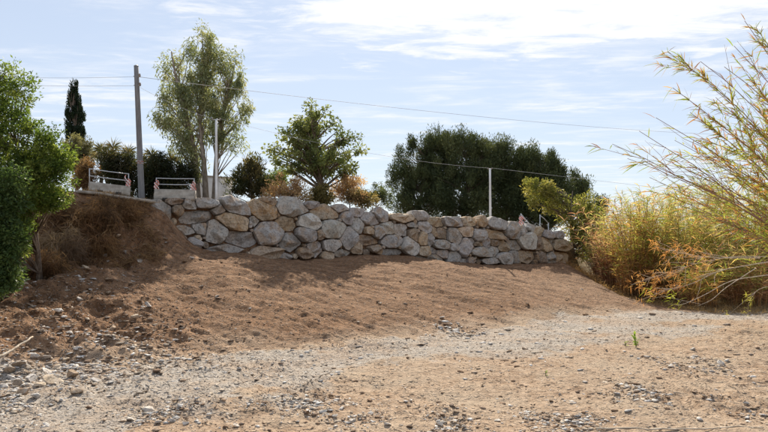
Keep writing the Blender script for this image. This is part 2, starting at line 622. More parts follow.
M_WIRE = plain_material('overhead_cable', (0.40, 0.40, 0.41), (0.52, 0.52, 0.53), 5, 0.6, 0.3, 0.0)
M_PORC = plain_material('insulator_ceramic', (0.20, 0.15, 0.12), (0.34, 0.28, 0.24), 9, 0.35, 0.5, 0.1)
M_DEADWOOD = plain_material('dead_wood', (0.40, 0.31, 0.22), (0.68, 0.58, 0.45), 16, 0.85, 0.2, 0.3)


def tape_material():
    m, nt, out = new_mat('red_white_tape')
    geo = node(nt, 'ShaderNodeNewGeometry')
    w = node(nt, 'ShaderNodeTexWave')
    w.inputs['Scale'].default_value = 4.5
    mp = node(nt, 'ShaderNodeMapping')
    mp.inputs['Rotation'].default_value = (0.4, 0.7, 0.3)
    nt.links.new(geo.outputs['Position'], mp.inputs[0])
    nt.links.new(mp.outputs[0], w.inputs['Vector'])
    col = mix_col(nt, smooth_step(nt, w.outputs['Fac'], 0.38, 0.46), (0.74, 0.62, 0.58), (0.60, 0.22, 0.18))
    principled(nt, out, col, 0.45, 0.4)
    return m


M_TAPE = tape_material()


# ------------------------------------------------------------------ the ground: one graded sheet to the horizon
def graded(lo, hi, step, far_lo, far_hi, ratio=1.22):
    core = list(np.arange(lo, hi + 1e-6, step))
    d = step; x = core[-1]
    up = []
    while x < far_hi:
        d *= ratio; x += d; up.append(x)
    d = step; x = core[0]; dn = []
    while x > far_lo:
        d *= ratio; x -= d; dn.append(x)
    return np.array(dn[::-1] + core + up)


def build_ground():
    xs = graded(-9.5, 12.0, 0.05, -2500, 2500)
    ys = np.concatenate([graded(3.2, 13.0, 0.045, -300, 3.3)[:-1] if False else graded(3.2, 13.0, 0.045, -300, 13.01)[:-1]])
    ys = ys[ys < 13.0]
    ys2 = graded(13.0, 28.0, 0.07, 13.0, 3000)
    ys = np.concatenate([ys, ys2])
    X, Y = np.meshgrid(xs, ys)
    Z = ground_z(X, Y)
    nx, ny = len(xs), len(ys)
    i = np.arange(ny - 1)[:, None] * nx; j = np.arange(nx - 1)[None]
    q = np.stack([i + j, i + j + 1, i + nx + j + 1, i + nx + j], -1).reshape(-1, 4)
    u, s = us(X, Y)
    grav = gravel_mask(X, Y)
    tan = sstep(s + 1.1 * fbm(X * 0.7, Y * 0.7 + 4, 4), 6.6, 8.3) * (1 - 0.45 * sstep(u, -1, -5) * sstep(s, 9.5, 7))
    tan = np.maximum(tan, 0.2 * sstep(s, 1.0, 4.5) * sstep(u, 6, 13))
    veg = np.maximum(sstep(s, -0.6, -1.6), sstep(X, 8.4, 10.5) * sstep(Y, 17.2, 19.0))
    veg = np.maximum(veg, sstep(X, 7.9, 8.7) * sstep(Y, 20.5, 22.5)) * 0.85
    cols = np.stack([grav, tan, veg], -1).reshape(-1, 3)
    me = make_mesh('ground', np.stack([X, Y, Z], -1).reshape(-1, 3), q, cols, True)
    o = link('ground', me, M_GROUND)
    o['kind'] = 'structure'
    return o


build_ground()

# ------------------------------------------------------------------ boulder wall
G, P, T, O, B = 'grey', 'pale', 'tan', 'orange', 'brown'
# x, y, width, height in the photograph, tilt in degrees (down to the right), colour
STONES = [
    (161, 209, 25, 17, 12, G), (150, 220, 8, 8, 0, G), (176, 202, 15, 7, 0, B), (178, 210, 9, 12, 0, B), (190, 204, 16, 9, 0, G),
    (207, 203, 25, 8, -6, G), (197, 216, 42, 15, -5, G), (221.5, 209, 15, 12, -10, G), (235, 206, 31, 15, 18, G), (264, 210, 30, 19, 20, O),
    (236, 220.5, 34, 14, 16, O), (256, 221, 12, 14, 25, G), (251, 224, 6, 6, 0, G), (203, 229, 14, 11, 0, G), (199, 238, 6, 5, 0, T),
    (218, 232, 20, 20, 0, P), (244, 238, 35, 18, 6, G), (227, 248, 40, 8, 3, G), (183, 231, 29, 9, 6, G), (194, 243, 13, 10, 15, G),
    (269, 252.5, 25, 12, 0, T), (287, 256, 12, 6, 0, G), (270.5, 233.5, 25, 22, 0, G), (272, 202, 18, 7, 8, B), (294.5, 207.5, 29, 16, 6, P),
    (289, 223, 22, 16, 14, O), (280.5, 214, 6, 8, 0, B), (311, 222.5, 21, 15, 10, P), (327, 212.5, 31, 16, 8, T), (293.5, 242, 22, 20, 0, G),
    (308.5, 234, 17, 12, 8, G), (320.5, 234.5, 7, 9, 0, B), (317.5, 247.5, 18, 15, -20, G), (305.5, 253, 12, 9, 0, B), (329.5, 255, 11, 8, 0, T),
    (313, 205, 12, 6, 0, G), (344, 208.5, 17, 8, 6, G), (335, 229.5, 22, 17, -6, P), (348.5, 218, 9, 12, 0, G), (333, 245, 17, 11, 0, G),
    (349, 238.5, 15, 18, -18, G), (343.5, 252, 17, 8, -4, G), (358, 248, 12, 12, 15, T), (360, 212.5, 16, 8, 5, G), (360, 225.5, 15, 16, 0, P),
    (373, 218, 20, 13, 18, G), (386, 216, 15, 12, 20, G), (372, 230, 7, 6, 0, T), (371.5, 240, 23, 11, 8, B), (381, 232, 9, 10, 0, G),
    (391, 228.5, 11, 14, -8, P), (403, 229.5, 14, 12, -10, G), (403, 218, 22, 7, 3, T), (423, 216, 15, 9, 12, G), (415, 225, 10, 6, 0, G),
    (427.5, 227, 12, 12, 15, G), (394, 241, 21, 11, 4, G), (394, 251, 26, 7, 0, G), (411.5, 246.5, 14, 15, 18, P), (408, 234, 6, 8, 0, G),
    (415, 235.5, 8, 12, 0, B), (424, 238.5, 10, 13, 0, O), (437, 231.5, 7, 12, -8, O), (426, 250.5, 10, 9, 0, T), (433, 240, 9, 13, 0, G),
    (379, 250, 12, 8, 0, B), (436, 250, 9, 9, 0, G), (423, 257.5, 12, 6, 0, G), (439.5, 222, 17, 9, 0, T), (455, 222, 19, 9, 6, G),
    (445, 234, 12, 12, 0, B), (457.5, 236.5, 12, 19, -22, G), (443, 244.5, 15, 8, 6, G), (455, 247, 9, 6, 0, G), (437, 258, 15, 6, 8, G),
    (446, 253, 12, 10, 10, G), (456.5, 256.5, 13, 13, 0, G), (464.5, 222, 6, 7, 0, T), (474, 222.5, 12, 9, 0, T), (467.5, 231.5, 16, 10, 6, T),
    (481.5, 235, 14, 12, 10, G), (467, 247, 14, 16, -20, G), (467, 260, 11, 6, 0, G), (482, 252, 19, 9, 4, G), (474.5, 241, 8, 8, 0, G),
    (481, 244, 9, 7, 0, B), (485.5, 221.5, 9, 10, 0, O), (498.5, 224, 20, 10, 10, P), (499, 234, 19, 10, 10, O), (514.5, 230.5, 14, 15, 0, G),
    (525.5, 231, 9, 9, 0, G), (488.5, 242.5, 9, 10, 0, G), (499, 243, 10, 6, 0, B), (507, 247, 10, 13, -24, O), (517, 244, 14, 12, 14, G),
    (497, 252, 12, 11, 0, G), (492.5, 261, 16, 5, 0, G), (506.5, 258.5, 12, 10, 0, G), (518, 256.5, 11, 12, 0, G), (510, 238, 6, 6, 0, G),
    (531, 239.5, 17, 16, 6, P), (473, 260, 8, 6, 0, G), (533, 228.5, 12, 9, 0, P), (541, 231.5, 11, 9, 4, T), (551.5, 234.5, 11, 8, 4, G),
    (560.5, 235.5, 8, 7, 0, G), (541, 243.5, 9, 12, 0, B), (548.5, 245, 11, 14, 10, O), (555, 241, 6, 8, 0, G), (563, 244.5, 16, 12, 6, T),
    (531.5, 256.5, 19, 13, 0, T), (543.5, 256.5, 8, 11, 0, B), (552, 258, 8, 10, 8, G), (564, 256.5, 16, 12, 4, T),
]
STONE_COL = {G: (0.445, 0.41, 0.375, 0.55), P: (0.57, 0.53, 0.475, 0.3), T: (0.56, 0.44, 0.31, 0.6), O: (0.50, 0.37, 0.24, 1.0), B: (0.30, 0.22, 0.15, 0.6)}


def clip_poly(poly, p, n):
    """keep the side where (q-p).n <= 0"""
    out = []
    for i in range(len(poly)):
        a, b = poly[i], poly[(i + 1) % len(poly)]
        da, db = np.dot(a - p, n), np.dot(b - p, n)
        if da <= 0: out.append(a)
        if (da < 0 < db) or (db < 0 < da):
            out.append(a + (b - a) * da / (da - db))
    return out


def boulder_mesh(poly, rng, back=0.62):
    """a quarried block: outline poly in (u, z), faceted front, real depth"""
    poly = np.array(poly)
    for kc in (0.045, 0.10):                              # knock the corners off
        nxt = np.roll(poly, -1, axis=0)
        poly = np.stack([poly * (1 - kc) + nxt * kc, poly * kc + nxt * (1 - kc)], 1).reshape(-1, 2)
    c = poly.mean(0)
    M = 36
    dirs = np.arange(M) / M * 2 * math.pi
    rim = []
    nxt = np.roll(poly, -1, axis=0)
    for t in dirs:
        d = np.array([math.cos(t), math.sin(t)])
        best = 0.05
        e = nxt - poly
        w = poly - c
        den = d[0] * e[:, 1] - d[1] * e[:, 0]
        den = np.where(np.abs(den) < 1e-9, 1e-9, den)
        tt = (w[:, 0] * e[:, 1] - w[:, 1] * e[:, 0]) / den
        ss = (w[:, 0] * d[1] - w[:, 1] * d[0]) / den
        ok = (ss >= -1e-6) & (ss <= 1 + 1e-6) & (tt > 0)
        if ok.any(): best = tt[ok].max()
        rim.append(best)
    rim = np.array(rim)
    size = rim.mean()
    wob = np.array([rng.uniform(-1, 1) for _ in range(M)])
    rim = rim * (1 + 0.03 * wob - 0.05 * np.abs(np.roll(wob, 3) + np.roll(wob, 4)) * 0.5)
    planes = []
    for _ in range(rng.randint(4, 6)):
        a = rng.uniform(0, 2 * math.pi); sl = rng.uniform(0.3, 1.8)
        planes.append((rng.uniform(0.16, 0.36) * size, math.cos(a) * sl, math.sin(a) * sl))
    planes.append((rng.uniform(0.14, 0.24) * size, rng.uniform(-.15, .15), rng.uniform(-.05, .35)))
    ox, oy = rng.uniform(0, 200), rng.uniform(0, 200)
    rings = [(1.0, -back), (1.0, -0.2 - 0.3 * size), (1.0, -0.26 * size - 0.05), (0.965, None), (0.87, None), (0.72, None), (0.56, None), (0.40, None), (0.25, None), (0.1, None)]
    V = []
    for f, dep in rings:
        p = c + (rim * f)[:, None] * np.stack([np.cos(dirs), np.sin(dirs)], 1)
        rel = p - c
        h = np.min([k - a * rel[:, 0] - b * rel[:, 1] for k, a, b in planes], axis=0)
        h = h + (0.30 * size + 0.03) * fbm(p[:, 0] * 2.6 + ox, p[:, 1] * 2.6 + oy, 5, 0.62)
        edge = 0.20 * size * max(0, (f - 0.82) / 0.18) ** 1.5
        d = h - edge if dep is None else np.full(M, dep) + 0.02 * np.sin(dirs * 3 + ox)
        if dep is None: d = np.clip(d, -0.35 * size, 0.48 * size)
        if dep == -back: p = c + (p - c) * 0.8
        V.append(np.concatenate([p, d[:, None]], 1))
    V = np.concatenate(V)
    n = len(rings)
    front = np.concatenate([c, [float(V[(n - 1) * M:n * M, 2].mean())]])
    rear = np.concatenate([c, [-back]])
    V = np.vstack([V, front, rear])
    i = np.arange(n - 1)[:, None] * M; j = np.arange(M)[None]; j2 = (j + 1) % M
    q = np.stack([i + j, i + j2, i + M + j2, i + M + j], -1).reshape(-1, 4)
    t = [((n - 1) * M + k, (n - 1) * M + (k + 1) % M, n * M) for k in range(M)] + [((k + 1) % M, k, n * M + 1) for k in range(M)]
    W = np.array([wall_pt(a, b, d) for a, b, d in V])
    # winding: outline runs anticlockwise seen from +WN, so faces already look outwards
    return W, q, np.array(t), c


def build_wall():
    rng = random.Random(5)
    items = []
    for x, y, w, h, tilt, k in STONES:
        u, z = wall_uz(x, y)
        u1, _ = wall_uz(x + w / 2, y); u0, _ = wall_uz(x - w / 2, y)
        _, z1 = wall_uz(x, y - h / 2); _, z0 = wall_uz(x, y + h / 2)
        items.append((np.array([u, z]), (u1 - u0) / 2, (z1 - z0) / 2, -math.radians(tilt) * 0.8, k))
    u0, z0 = wall_uz(150, 215)
    root = empty('stone_wall', wall_pt(0, base_z(0.0)))
    tag(root, 'dry-laid retaining wall of big grey and rust-stained boulders above the earth slope', 'wall')

    def support(it, d):
        _, a, b, t, _ = it
        c, s = math.cos(t), math.sin(t)
        x, y = d[0] * c + d[1] * s, -d[0] * s + d[1] * c
        return 1.0 / math.sqrt((x / a) ** 2 + (y / b) ** 2)

    def grad(it, d):
        _, a, b, t, _ = it
        c, s = math.cos(t), math.sin(t)
        x, y = d[0] * c + d[1] * s, -d[0] * s + d[1] * c
        gx, gy = x / a ** 2, y / b ** 2
        g = np.array([gx * c - gy * s, gx * s + gy * c])
        return g / np.linalg.norm(g)

    done = []
    proud = [rng.uniform(-0.16, 0.12) for _ in items]
    for i, it in enumerate(items):
        cen, a, b, t, k = it
        c, s = math.cos(t), math.sin(t)
        pts = []
        ph = rng.uniform(0, 1)
        nv = rng.choice((5, 6, 6, 7, 8))
        for m in range(nv):                               # an irregular broken block a little larger than the stone
            th = (m + ph + rng.uniform(-.33, .33)) / nv * 2 * math.pi
            cx, sy = math.cos(th), math.sin(th)
            g = rng.uniform(1.14, 1.5) * (abs(cx) ** 4.5 + abs(sy) ** 4.5) ** (-1 / 4.5)
            x, y = a * cx * g, b * sy * g
            pts.append(cen + np.array([x * c - y * s, x * s + y * c]))
        poly = pts
        for j, jt in enumerate(items):
            if j == i: continue
            d = jt[0] - cen
            dist = np.linalg.norm(d)
            if dist > 3.0: continue
            d = d / dist
            ri, rj = support(it, d), support(jt, d)
            if dist > 1.7 * (ri + rj): continue
            cut = cen + d * (dist * ri / (ri + rj))
            n = grad(it, d) + grad(jt, d)
            n = n / np.linalg.norm(n)
            if np.dot(n, d) < 0.3: n = d
            poly = clip_poly(poly, cut + d * (0.30 * (proud[i] - proud[j]) - 0.006), n)
            if len(poly) < 3: break
        if len(poly) < 3: continue
        done.append(np.array(poly))
        W, q, tr, cc = boulder_mesh(poly, rng)
        # single blocks stand a little proud or back
        me = make_mesh('stone', W + np.append(WN, 0) * proud[i], [q, tr], None, True)
        me.set_sharp_from_angle(angle=math.radians(28))
        o = link('stone', me, M_ROCK, root)
        r, g, bl, al = STONE_COL[k]
        v = rng.uniform(0.8, 1.14)
        o.color = (r * v, g * v * rng.uniform(0.98, 1.02), bl * v * rng.uniform(0.96, 1.03), al * rng.uniform(0.5, 1.1))
    # wedge stones packed into the hollows between the big blocks
    uu, zz = np.meshgrid(np.arange(0.3, WLEN - 0.1, 0.05), np.arange(0.9, 3.3, 0.05))
    pts = np.stack([uu.ravel(), zz.ravel()], -1)
    pts = pts[(pts[:, 1] > base_z(pts[:, 0]) + 0.05) & (pts[:, 1] < top_z(pts[:, 0]) - 0.12)]
    dist = np.full(len(pts), 9.0)
    for poly in done:
        e0, e1 = poly, np.roll(poly, -1, axis=0)
        ed = e1 - e0
        sgn = ed[None, :, 0] * (pts[:, None, 1] - e0[None, :, 1]) - ed[None, :, 1] * (pts[:, None, 0] - e0[None, :, 0])
        inside = (sgn > 0).all(1) | (sgn < 0).all(1)
        t = np.clip(((pts[:, None] - e0[None]) * ed[None]).sum(-1) / ((ed ** 2).sum(-1)[None] + 1e-9), 0, 1)
        d = np.linalg.norm(pts[:, None] - e0[None] - t[..., None] * ed[None], axis=-1).min(1)
        dist = np.minimum(dist, np.where(inside, -d, d))
    for _ in range(110):
        k = int(np.argmax(dist))
        if dist[k] < 0.04: break
        r = min(dist[k] * 1.25, 0.22)
        cen = pts[k]
        ph = rng.uniform(0, 6.28)
        poly = [cen + r * rng.uniform(0.75, 1.15) * np.array([math.cos(ph + m * 6.2832 / 6), math.sin(ph + m * 6.2832 / 6)]) for m in range(6)]
        W, q, tr, cc = boulder_mesh(poly, rng, 0.3)
        me = make_mesh('stone', W - np.append(WN, 0) * rng.uniform(0.04, 0.14), [q, tr], None, True)
        me.set_sharp_from_angle(angle=math.radians(28))
        o = link('stone', me, M_ROCK, root)
        cl = STONE_COL[rng.choice((G, B, T, B))]
        v = rng.uniform(0.7, 1.05)
        o.color = (cl[0] * v, cl[1] * v, cl[2] * v, 0.5)
        dist = np.minimum(dist, np.linalg.norm(pts - cen, axis=1) - r * 1.1)
    return root


build_wall()


# ------------------------------------------------------------------ loose stones
def ico_variants(n, sub, seed, rough=0.28, cut=(0.5, 0.85)):
    out = []
    rng = np.random.default_rng(seed)
    for _ in range(n):
        bm = bmesh.new()
        bmesh.ops.create_icosphere(bm, subdivisions=sub, radius=1.0)
        v = np.array([p.co[:] for p in bm.verts]); f = np.array([[x.index for x in k.verts] for k in bm.faces])
        bm.free()
        for _k in range(9 if sub > 1 else 7):                              # shear flat facets off
            nrm = rng.normal(size=3); nrm /= np.linalg.norm(nrm)
            lim = rng.uniform(*cut)
            d = v @ nrm
            v = v - np.maximum(d - lim, 0)[:, None] * nrm
        v *= 1 + rng.uniform(-rough, rough, (len(v), 1)) * (0.5 if sub > 1 else 1)
        v *= rng.uniform(0.6, 1.15, 3) * np.array([1.1, 1, 0.75])
        out.append((v, f))
    return out


STONE_TINTS = np.array([(0.60, 0.56, 0.52), (0.70, 0.66, 0.61), (0.44, 0.42, 0.40), (0.58, 0.47, 0.35), (0.42, 0.30, 0.20), (0.78, 0.75, 0.70), (0.24, 0.165, 0.11)])


def rot_mats(n, rng):
    q = rng.normal(size=(n, 4)); q /= np.linalg.norm(q, axis=1, keepdims=True)
    w, x, y, z = q.T
    return np.stack([1 - 2 * (y * y + z * z), 2 * (x * y - z * w), 2 * (x * z + y * w),
                     2 * (x * y + z * w), 1 - 2 * (x * x + z * z), 2 * (y * z - x * w),
                     2 * (x * z - y * w), 2 * (y * z + x * w), 1 - 2 * (x * x + y * y)], -1).reshape(n, 3, 3)


def scatter_stones(name, pos, size, tint_p, label, cat, seed, earthy, flat=0.34):
    rng = np.random.default_rng(seed)
    var = ico_variants(10, 1, seed)
    n = len(pos)
    R = rot_mats(n, rng)
    which = rng.integers(0, len(var), n)
    V, Fc, C, off = [], [], [], 0
    tint = STONE_TINTS[rng.choice(len(STONE_TINTS), n, p=np.array(tint_p) / sum(tint_p))] * rng.uniform(0.85, 1.3, (n, 1))
    soil = np.array([(0.32, 0.195, 0.11), (0.42, 0.28, 0.175), (0.23, 0.135, 0.075)])[rng.integers(0, 3, n)] * rng.uniform(0.8, 1.2, (n, 1))
    tint = np.where((rng.random(n) < earthy)[:, None], soil, tint)
    for k, (v, f) in enumerate(var):
        m = np.where(which == k)[0]
        if not len(m): continue
        sq = np.array([1, 1, flat])
        vv = np.einsum('nij,vj->nvi', R[m], v) * size[m][:, None, None] * sq + pos[m][:, None]
        V.append(vv.reshape(-1, 3))
        Fc.append((f[None] + (np.arange(len(m)) * len(v))[:, None, None] + off).reshape(-1, 3))
        C.append(np.repeat(tint[m], len(v), axis=0))
        off += len(m) * len(v)
    me = make_mesh(name, np.concatenate(V), np.concatenate(Fc), np.concatenate(C), False)
    o = link(name, me, M_PEBBLE)
    tag(o, label, cat, kind='stuff')
    return o


def build_pebbles():
    rng = np.random.default_rng(21)
    # evenly dense in the picture: distance drawn so that near ground is not starved
    n = 170000
    Y = 1.0 / rng.uniform(1 / 20.0, 1 / 4.6, n)
    X = (rng.uniform(-40, 810, n) - CX) / F_PX * Y
    u, s = us(X, Y)
    g = gravel_mask(X, Y)
    clump = sstep(fbm(X * 1.3 + 9, Y * 1.3, 4), -0.05, 0.35)
    rubble = sstep(u, 0.5, -2.5) * sstep(s, 10.5, 8) * sstep(s, 0.3, 1.2)
    heap = np.zeros(n)
    for hx, hy, hr in ((28, 385, 0.75), (66, 372, 0.7), (10, 400, 0.6), (310, 408, 0.55), (345, 414, 0.45), (160, 418, 0.45), (690, 365, 0.6), (640, 395, 0.5), (440, 424, 0.4), (560, 415, 0.5), (110, 345, 0.6), (20, 345, 0.8), (735, 410, 0.4), (450, 331, 0.7)):
        hp = on_ground(hx, hy)
        heap = np.maximum(heap, np.exp(-((X - hp[0]) ** 2 + (Y - hp[1]) ** 2 * 0.6) / hr ** 2))
    heap = heap * sstep(fbm(X * 2.6, Y * 2.6 + 77, 4, 0.6), -0.25, 0.15)
    keep = rng.random(n) < (1.3 * heap + 0.14 + 0.45 * g + 0.36 * clump + 0.34 * rubble) * np.where(s < 5.5, np.where(u > 1, 0.30, 0.8), 1.0) * 0.5
    keep &= (s > 0.25) & ~((X > 8.6) & (Y > 18.5))
    X, Y, g, rub, s, u, heap = X[keep], Y[keep], g[keep], np.maximum(rubble, heap)[keep], s[keep], u[keep], heap[keep]
    z = ground_z(X, Y)
    sz = 0.0045 * rng.pareto(2.2, len(X)) + 0.0048
    sz = np.minimum(sz * (1 + 1.6 * rub), 0.05) * np.clip(Y / 7.0, 0.85, 2.1)
    pos = np.stack([X, Y, z + sz * 0.08], -1)
    scatter_stones('gravel', pos, sz, (4, 3, 1.6, 4, 4.5, 1.3, 2.2), 'loose gravel and pebbles strewn over the river bed and slope', 'gravel', 4, np.where(s < 6.5, 0.8 - 0.35 * rub, 0.58 - 0.5 * np.maximum(g, heap)))

    # lumps of dug earth on the slope and in rough patches of the bed
    n = 36000
    Y = 1.0 / rng.uniform(1 / 24.0, 1 / 5.0, n)
    X = (rng.uniform(-40, 810, n) - CX) / F_PX * Y
    u, s = us(X, Y)
    lump = sstep(fbm(X * 0.9 + 50, Y * 0.9 + 20, 5, 0.6), 0.0, 0.42)
    streak = sstep(fbm((X * 0.88 - Y * 0.47) * 0.6 + 11, (X * 0.47 + Y * 0.88) * 2.8, 4), 0.0, 0.4)
    onslope = sstep(s, 7.8, 6.5)
    left = sstep(u, 1.5, -2.0)
    keep = rng.random(n) < (onslope * (0.12 + 0.55 * streak + 0.5 * left) + (1 - onslope) * 0.30 * lump) * 0.8
    keep &= (s > 0.2) & ~((X > 8.3) & (Y > 18.0))
    X, Y, left = X[keep], Y[keep], left[keep]
    sz = np.minimum(0.007 * rng.pareto(2.2, len(X)) + 0.008, 0.04 + 0.04 * left) * np.clip(Y / 9, 0.8, 1.4)
    pos = np.stack([X, Y, ground_z(X, Y) + sz * 0.15], -1)
    scatter_stones('earth_clods', pos, sz, (1, 0.3, 1, 2, 3, 0.2, 3), 'crumbly brown clods of dug earth scattered over slope and bed', 'soil', 14, np.full(len(X), 0.9), 0.5)


build_pebbles()


def build_loose_rocks():
    rng = random.Random(9)
    meshes = []
    for i, (v, f) in enumerate(ico_variants(14, 3, 77, 0.03, (0.38, 0.66))):
        me = make_mesh('loose_stone', v, f, None, False)
        me.materials.append(M_ROCK)
        meshes.append(me)
    groups = {
        'rubble': ('angular stone in the rubble heap at the left foot of the slope', 'stones in the rubble heap at left'),
        'bank': ('grey stone half sunk in shaded soil below the dry grass bank', 'stones below the dry grass bank'),
        'bed': ('small pale stone lying by itself on the open gravel river bed', 'single stones on the open river bed'),
        'slope': ('stone lying alone on the bare brown earth slope under the wall', 'single stones on the bare slope'),
    }
    spots = []
    for x, y, w in [(28, 374, 13), (66, 361, 11), (57, 368, 10), (48, 372, 9), (53, 381, 17), (20, 385, 12), (72, 377, 16), (12, 379, 10), (24, 394, 17),
                    (36, 397, 12), (11, 407, 8), (34, 357, 9), (45, 359, 12), (5, 388, 10), (84, 378, 9), (60, 391, 8), (75, 393, 12), (18, 366, 11),
                    (40, 386, 8), (96, 381, 9), (52, 396, 10), (8, 372, 12), (30, 381, 14), (88, 367, 7), (110, 358, 7), (112, 330, 9), (70, 334, 8),
                    (47, 427, 9), (32, 424, 7), (16, 427, 8), (22, 427, 6), (130, 420, 10), (150, 411, 9), (157, 424, 11), (181, 405, 7), (172, 421, 9), (186, 424, 7)]:
        spots.append((x, y, w, 'rubble' if y < 404 else 'bed'))
    for x, y, w in [(118, 236, 7), (125, 254, 8), (131, 252, 6), (104, 256, 7), (134, 241, 6), (108, 262, 6), (139, 256, 7), (86, 268, 7), (141, 262, 8), (146, 246, 5), (165, 239, 5)]:
        spots.append((x, y, w, 'bank'))
    for x, y, w in [(192, 259, 6), (135, 317, 9), (148, 306, 9), (109, 293, 7), (201, 287, 6), (190, 324, 5), (217, 297, 5), (159, 300, 6), (98, 345, 8), (125, 340, 7), (380, 304, 4),
                    (31, 306, 8), (60, 312, 9), (16, 322, 8), (44, 329, 9), (80, 300, 7), (20, 343, 9), (340, 297, 4), (270, 306, 4), (440, 328, 8), (456, 331, 8), (447, 333, 6), (430, 336, 6)]:
        spots.append((x, y, w, 'slope'))
    for x, y, w in [(308, 401, 8), (322, 413, 10), (334, 417, 9), (342, 409, 7), (296, 410, 8), (283, 396, 7), (353, 421, 8), (372, 415, 6), (388, 425, 9),
                    (441, 425, 10), (464, 427, 8), (498, 421, 7), (526, 412, 7), (271, 415, 9), (262, 405, 7), (627, 387, 8), (640, 390, 6), (720, 363, 8), (727, 361, 6),
                    (693, 350, 8), (655, 402, 8), (560, 395, 6), (585, 383, 7), (411, 401, 6), (747, 404, 7), (700, 420, 8), (237, 427, 9), (227, 415, 7), (548, 424, 8), (612, 418, 7)]:
        spots.append((x, y, w, 'bed'))
    made = []
    for i, (x, y, w, kind) in enumerate(spots):
        p = on_ground(x, y)
        r = w / F_PX * p[1] * (0.62 if kind == 'rubble' else 0.52)
        o = bpy.data.objects.new('loose_stone', meshes[i % len(meshes)])
        COL.objects.link(o)
        o.scale = (r * rng.uniform(0.85, 1.2), r * rng.uniform(0.85, 1.2), r * rng.uniform(0.6, 0.9))
        o.rotation_euler = (rng.uniform(-.5, .5), rng.uniform(-.5, .5), rng.uniform(0, 6.28))
        o.location = (p[0], p[1], p[2] + r * 0.22)
        c = rng.choice([STONE_COL[G], STONE_COL[G], STONE_COL[P], STONE_COL[T], STONE_COL[B]])
        if kind == 'bed': c = rng.choice([(0.58, 0.52, 0.45), (0.5, 0.46, 0.41), (0.6, 0.56, 0.5)])
        v = rng.uniform(1.1, 1.45)
        o.color = (c[0] * v, c[1] * v, c[2] * v, 0.3)
        tag(o, groups[kind][0], 'stone', groups[kind][1])
        made.append((kind, x, y, w, o))
    short = {'rubble': 'stone of the rubble heap at the left foot of the slope', 'bank': 'grey stone in shaded soil below the dry grass bank',
             'bed': 'pale stone on the open gravel river bed', 'slope': 'stone on the bare brown slope under the wall'}
    for kind in groups:
        mem = [m for m in made if m[0] == kind]
        for word, key in (('largest', lambda m: -m[3] - m[2] * 0.01), ('leftmost', lambda m: m[1]), ('rightmost', lambda m: -m[1]), ('highest', lambda m: m[2]), ('lowest', lambda m: -m[2])):
            best = min(mem, key=key)
            if best[4]['label'] == groups[kind][0]:
                best[4]['label'] = word + ' ' + short[kind]


build_loose_rocks()


# ------------------------------------------------------------------ plants
def leaf_geo(cen, direc, length, width, rng, colors, fold=0.0):
    """diamond leaves; all arguments are arrays over leaves"""
    n = len(cen)
    d = direc / (np.linalg.norm(direc, axis=1, keepdims=True) + 1e-9)
    r = rng.normal(size=(n, 3))
    s = np.cross(d, r); s /= np.linalg.norm(s, axis=1, keepdims=True) + 1e-9
    nn = np.cross(d, s)
    L = length[:, None]; Wd = width[:, None]
    a = cen - d * L * 0.5
    b = cen + s * Wd * 0.5 - d * L * 0.05 + nn * Wd * fold
    c = cen + d * L * 0.5 - np.array([0, 0, 1.0]) * L * 0.12
    e = cen - s * Wd * 0.5 - d * L * 0.05 + nn * Wd * fold
    V = np.stack([a, b, c, e], 1).reshape(-1, 3)
    q = np.arange(n * 4).reshape(-1, 4)
    return V, q, np.repeat(colors, 4, axis=0)


def lobes_px(lst, Y, depth=1.0):
    out = []
    for it in lst:
        x, y, rx, ry = it[:4]
        dy = it[4] if len(it) > 4 else 0.0
        c = px(x, y, Y + dy)
        k = (Y + dy) / F_PX
        out.append((c, np.array([rx * k, rx * k * depth, ry * k])))
    return out


def palette(cols, n, rng, jitter=0.18):
    cols = np.array(cols)
    w = rng.random((n, 1))
    i = rng.integers(0, len(cols), n); j = rng.integers(0, len(cols), n)
    c = cols[i] * w + cols[j] * (1 - w)
    return c * rng.uniform(1 - jitter, 1 + jitter, (n, 1))


